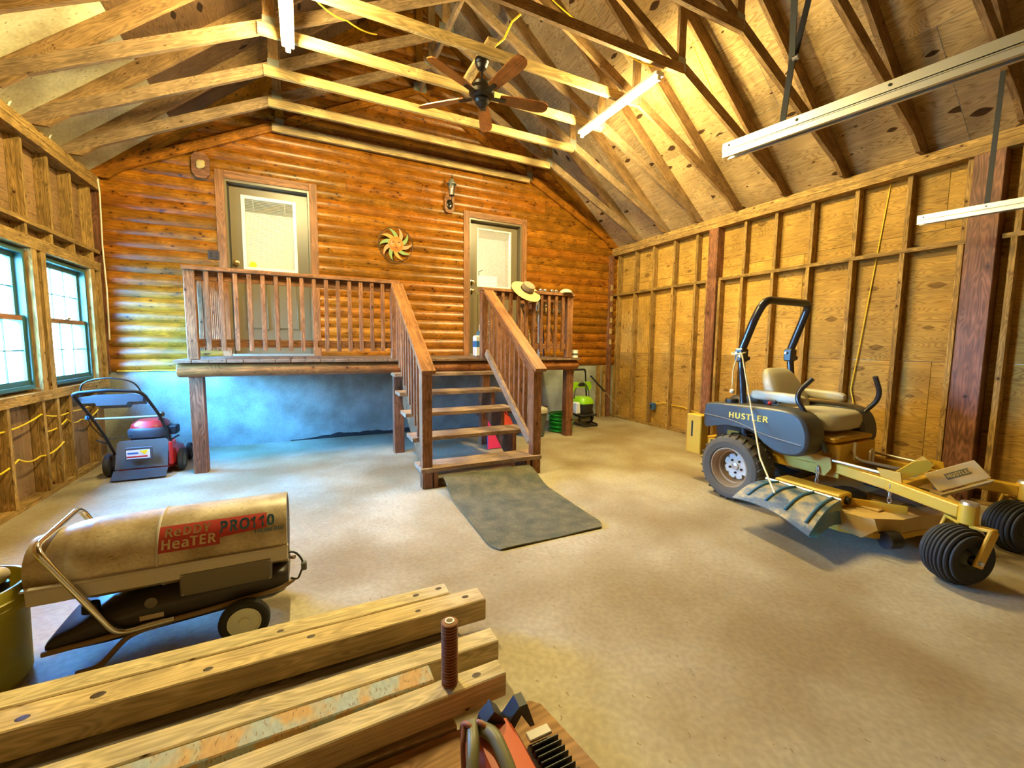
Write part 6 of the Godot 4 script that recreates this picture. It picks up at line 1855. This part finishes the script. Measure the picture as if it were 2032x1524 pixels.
	part(t, "latch_rod", MB.new().tube(smooth([V(-0.1, 0.55, 0.1), V(-0.12, 0.5, 0.15), V(0.06, 0.46, 0.42)], 0.03), 0.012, 8), M.galvanized)
	part(t, "latch_post", MB.new().cyl(V(-0.12, 0.5, 0.12), V(-0.12, 0.63, 0.12), 0.013, 0.01, 10), M.galvanized)
	part(t, "latch_post", MB.new().tube(smooth([V(0.02, 0.46, 0.16), V(0.02, 0.56, 0.16), V(0.07, 0.57, 0.16), V(0.07, 0.47, 0.16)], 0.02), 0.008, 7), M.galvanized)
	# sloped front foot rest with its name plate
	var fz := V(-0.62, 0.62, 0.48).normalized()
	var fx := V(0.72, 0.34, 0.5)
	fx = (fx - fz * fx.dot(fz)).normalized()
	var fb := Basis(fx, fz.cross(fx), fz)
	var fr := part(t, "foot_rest", MB.new().box(V(0.17, 0.47, 0.60), V(0.32, 0.14, 0.012), fb, Vector2.ZERO, 0.004).box(V(0.17, 0.47, 0.60) + fb * V(0, -0.085, -0.03), V(0.32, 0.012, 0.07), fb), M.beige_plate)
	part(fr, "name_plate", MB.new().box(V(0.17, 0.47, 0.60) + fb * V(0.01, 0.01, 0.0065), V(0.15, 0.042, 0.001), fb), M.deck_grey)
	lettering(fr, "lettering", "HUSTLER", 0.024, func(x: float, y: float) -> Vector3: return V(0.17, 0.47, 0.60) + fb * V(-0.055 + x, -0.002 + y, 0.0075), func(_x: float, _y: float) -> Vector3: return fb.z, M.beige_plate, true, 1.1)
	part(t, "front_crossbar", MB.new().bar(V(-0.3, 0.40, 0.44), V(0.3, 0.40, 0.44), 0.05, 0.05, Vector3.UP, Vector2.ZERO, 0.005), Y)
	# discharge chute
	var rows := []
	for i in 13:
		var f := i / 12.0
		var line := PackedVector3Array()
		for j in 9:
			var u := j / 8.0
			# u from the hinge outwards, f from rear to front
			var inner := V(-0.56, 0.29, lerpf(-0.24, 0.26, f))
			var outer := V(lerpf(-0.96, -1.06, f), lerpf(0.20, 0.17, f), lerpf(-0.26, 0.34, f))
			var p := inner.lerp(outer, u)
			p.y += 0.04 * sin(u * PI) + 0.045 * sin(f * PI) * u
			line.append(p)
		rows.append(line)
	var ch := part(t, "discharge_chute", MB.new().sheet(rows, 0.008), M.chute_dusty, "dusty blue-black plastic chute")
	for f in [2, 5, 8, 11]:
		var path := []
		for j in 8: path.append(rows[f][j] + V(0, 0.008, 0))
		part(ch, "chute_rib", MB.new().tube(path, 0.011, 6), M.chute_plain)
	var fl := []
	for k in 3:
		var line := PackedVector3Array()
		for j in 9:
			line.append(rows[12][j] + V(0.02 * k, -0.085 * k * (1.0 - j / 8.6), 0.012 * k))
		fl.append(line)
	part(ch, "chute_lip", MB.new().sheet(fl, 0.008), M.chute_plain)
	part(t, "chute_bracket", MB.new().extrude(PackedVector2Array([Vector2(0, 0), Vector2(0.2, 0.0), Vector2(0.22, -0.06), Vector2(0.14, -0.14), Vector2(0.02, -0.12)]), -0.006, 0.006, Transform3D(Basis(Vector3(0.15, 0, 0.98).normalized(), Vector3(0, 1, 0), Vector3(-0.98, 0, 0.15).normalized()), V(-0.60, 0.235, 0.27))), M.mower_dusty)
	part(t, "hinge_rod", MB.new().cyl(V(-0.565, 0.30, -0.26), V(-0.565, 0.30, 0.27), 0.010, 0.010, 8), M.galvanized)
	part(t, "deck_roller", MB.new().cyl(V(-0.50, 0.10, 0.50), V(-0.42, 0.10, 0.53), 0.055, 0.055, 18), M.black_plastic)
	# cord
	var c := Node3D.new()
	c.name = "tie_cord"
	t.add_child(c)
	c.position = -t.position
	c.set_meta("label", "thin pale cord from roll bar to chute")
	part(c, "cord_line", MB.new().tube(sag([V(3.435, 1.29, -2.44), V(3.33, 0.83, -2.25), V(3.1, 0.50, -2.0), V(2.93, 0.325, -1.77)], 0.0, 5), 0.007, 6), M.rope)
	part(c, "cord_knot", MB.new().ball(V(3.435, 1.27, -2.45), V(0.02, 0.025, 0.02), 10, 6).tube(arc(V(3.46, 1.29, -2.49), V(0.055, 0.01, 0), V(0, 0, 0.055), 0, TAU * 13 / 14, 13), 0.006, 5, true), M.rope)
	part(c, "cord_tail", MB.new().tube(smooth([V(3.43, 1.27, -2.47), V(3.40, 1.15, -2.49), V(3.405, 0.98, -2.49)], 0.05), 0.006, 6), M.rope)
	part(c, "cord_bead", MB.new().ball(V(3.405, 0.95, -2.49), Vector3.ONE * 0.022, 10, 6), M.white_plastic)

func sqo(y: float, w: float, d: float, o: Vector3) -> PackedVector3Array:
	var p := sq(y, w, d)
	for i in p.size(): p[i] += V(o.x, o.y, o.z)
	return p

# rounded-square ring in the xy plane at depth z
func sqx(z: float, w: float, h: float, o: Vector3) -> PackedVector3Array:
	var p := PackedVector3Array()
	for v in sq(0.0, w, h): p.append(V(v.x + o.x, v.z + o.y, z))
	return p

func _ready() -> void:
	rng.seed = 20240611
	setup_view()
	make_materials()
	build_floor()
	build_back_wall()
	build_right_wall()
	build_left_wall()
	build_window(1, -4.96, -4.12)
	build_window(2, -6.06, -5.22)
	build_front_wall()
	build_outside()
	build_ceiling()
	build_house_room()
	build_door(1, -0.815, 0.125, 3.335, -0.66, -0.035, 2.265, 3.20, true)
	build_door(2, 2.375, 3.295, 3.31, 2.545, 3.155, 2.27, 3.20, false)
	build_trusses()
	build_lights()
	build_deck()
	build_stairs()
	build_mat()
	build_fan()
	build_tracks()
	build_wall_things()
	build_porch_things()
	build_push_mower()
	build_washer()
	build_heater()
	build_timbers()
	build_chainsaw()
	build_riding_mower()
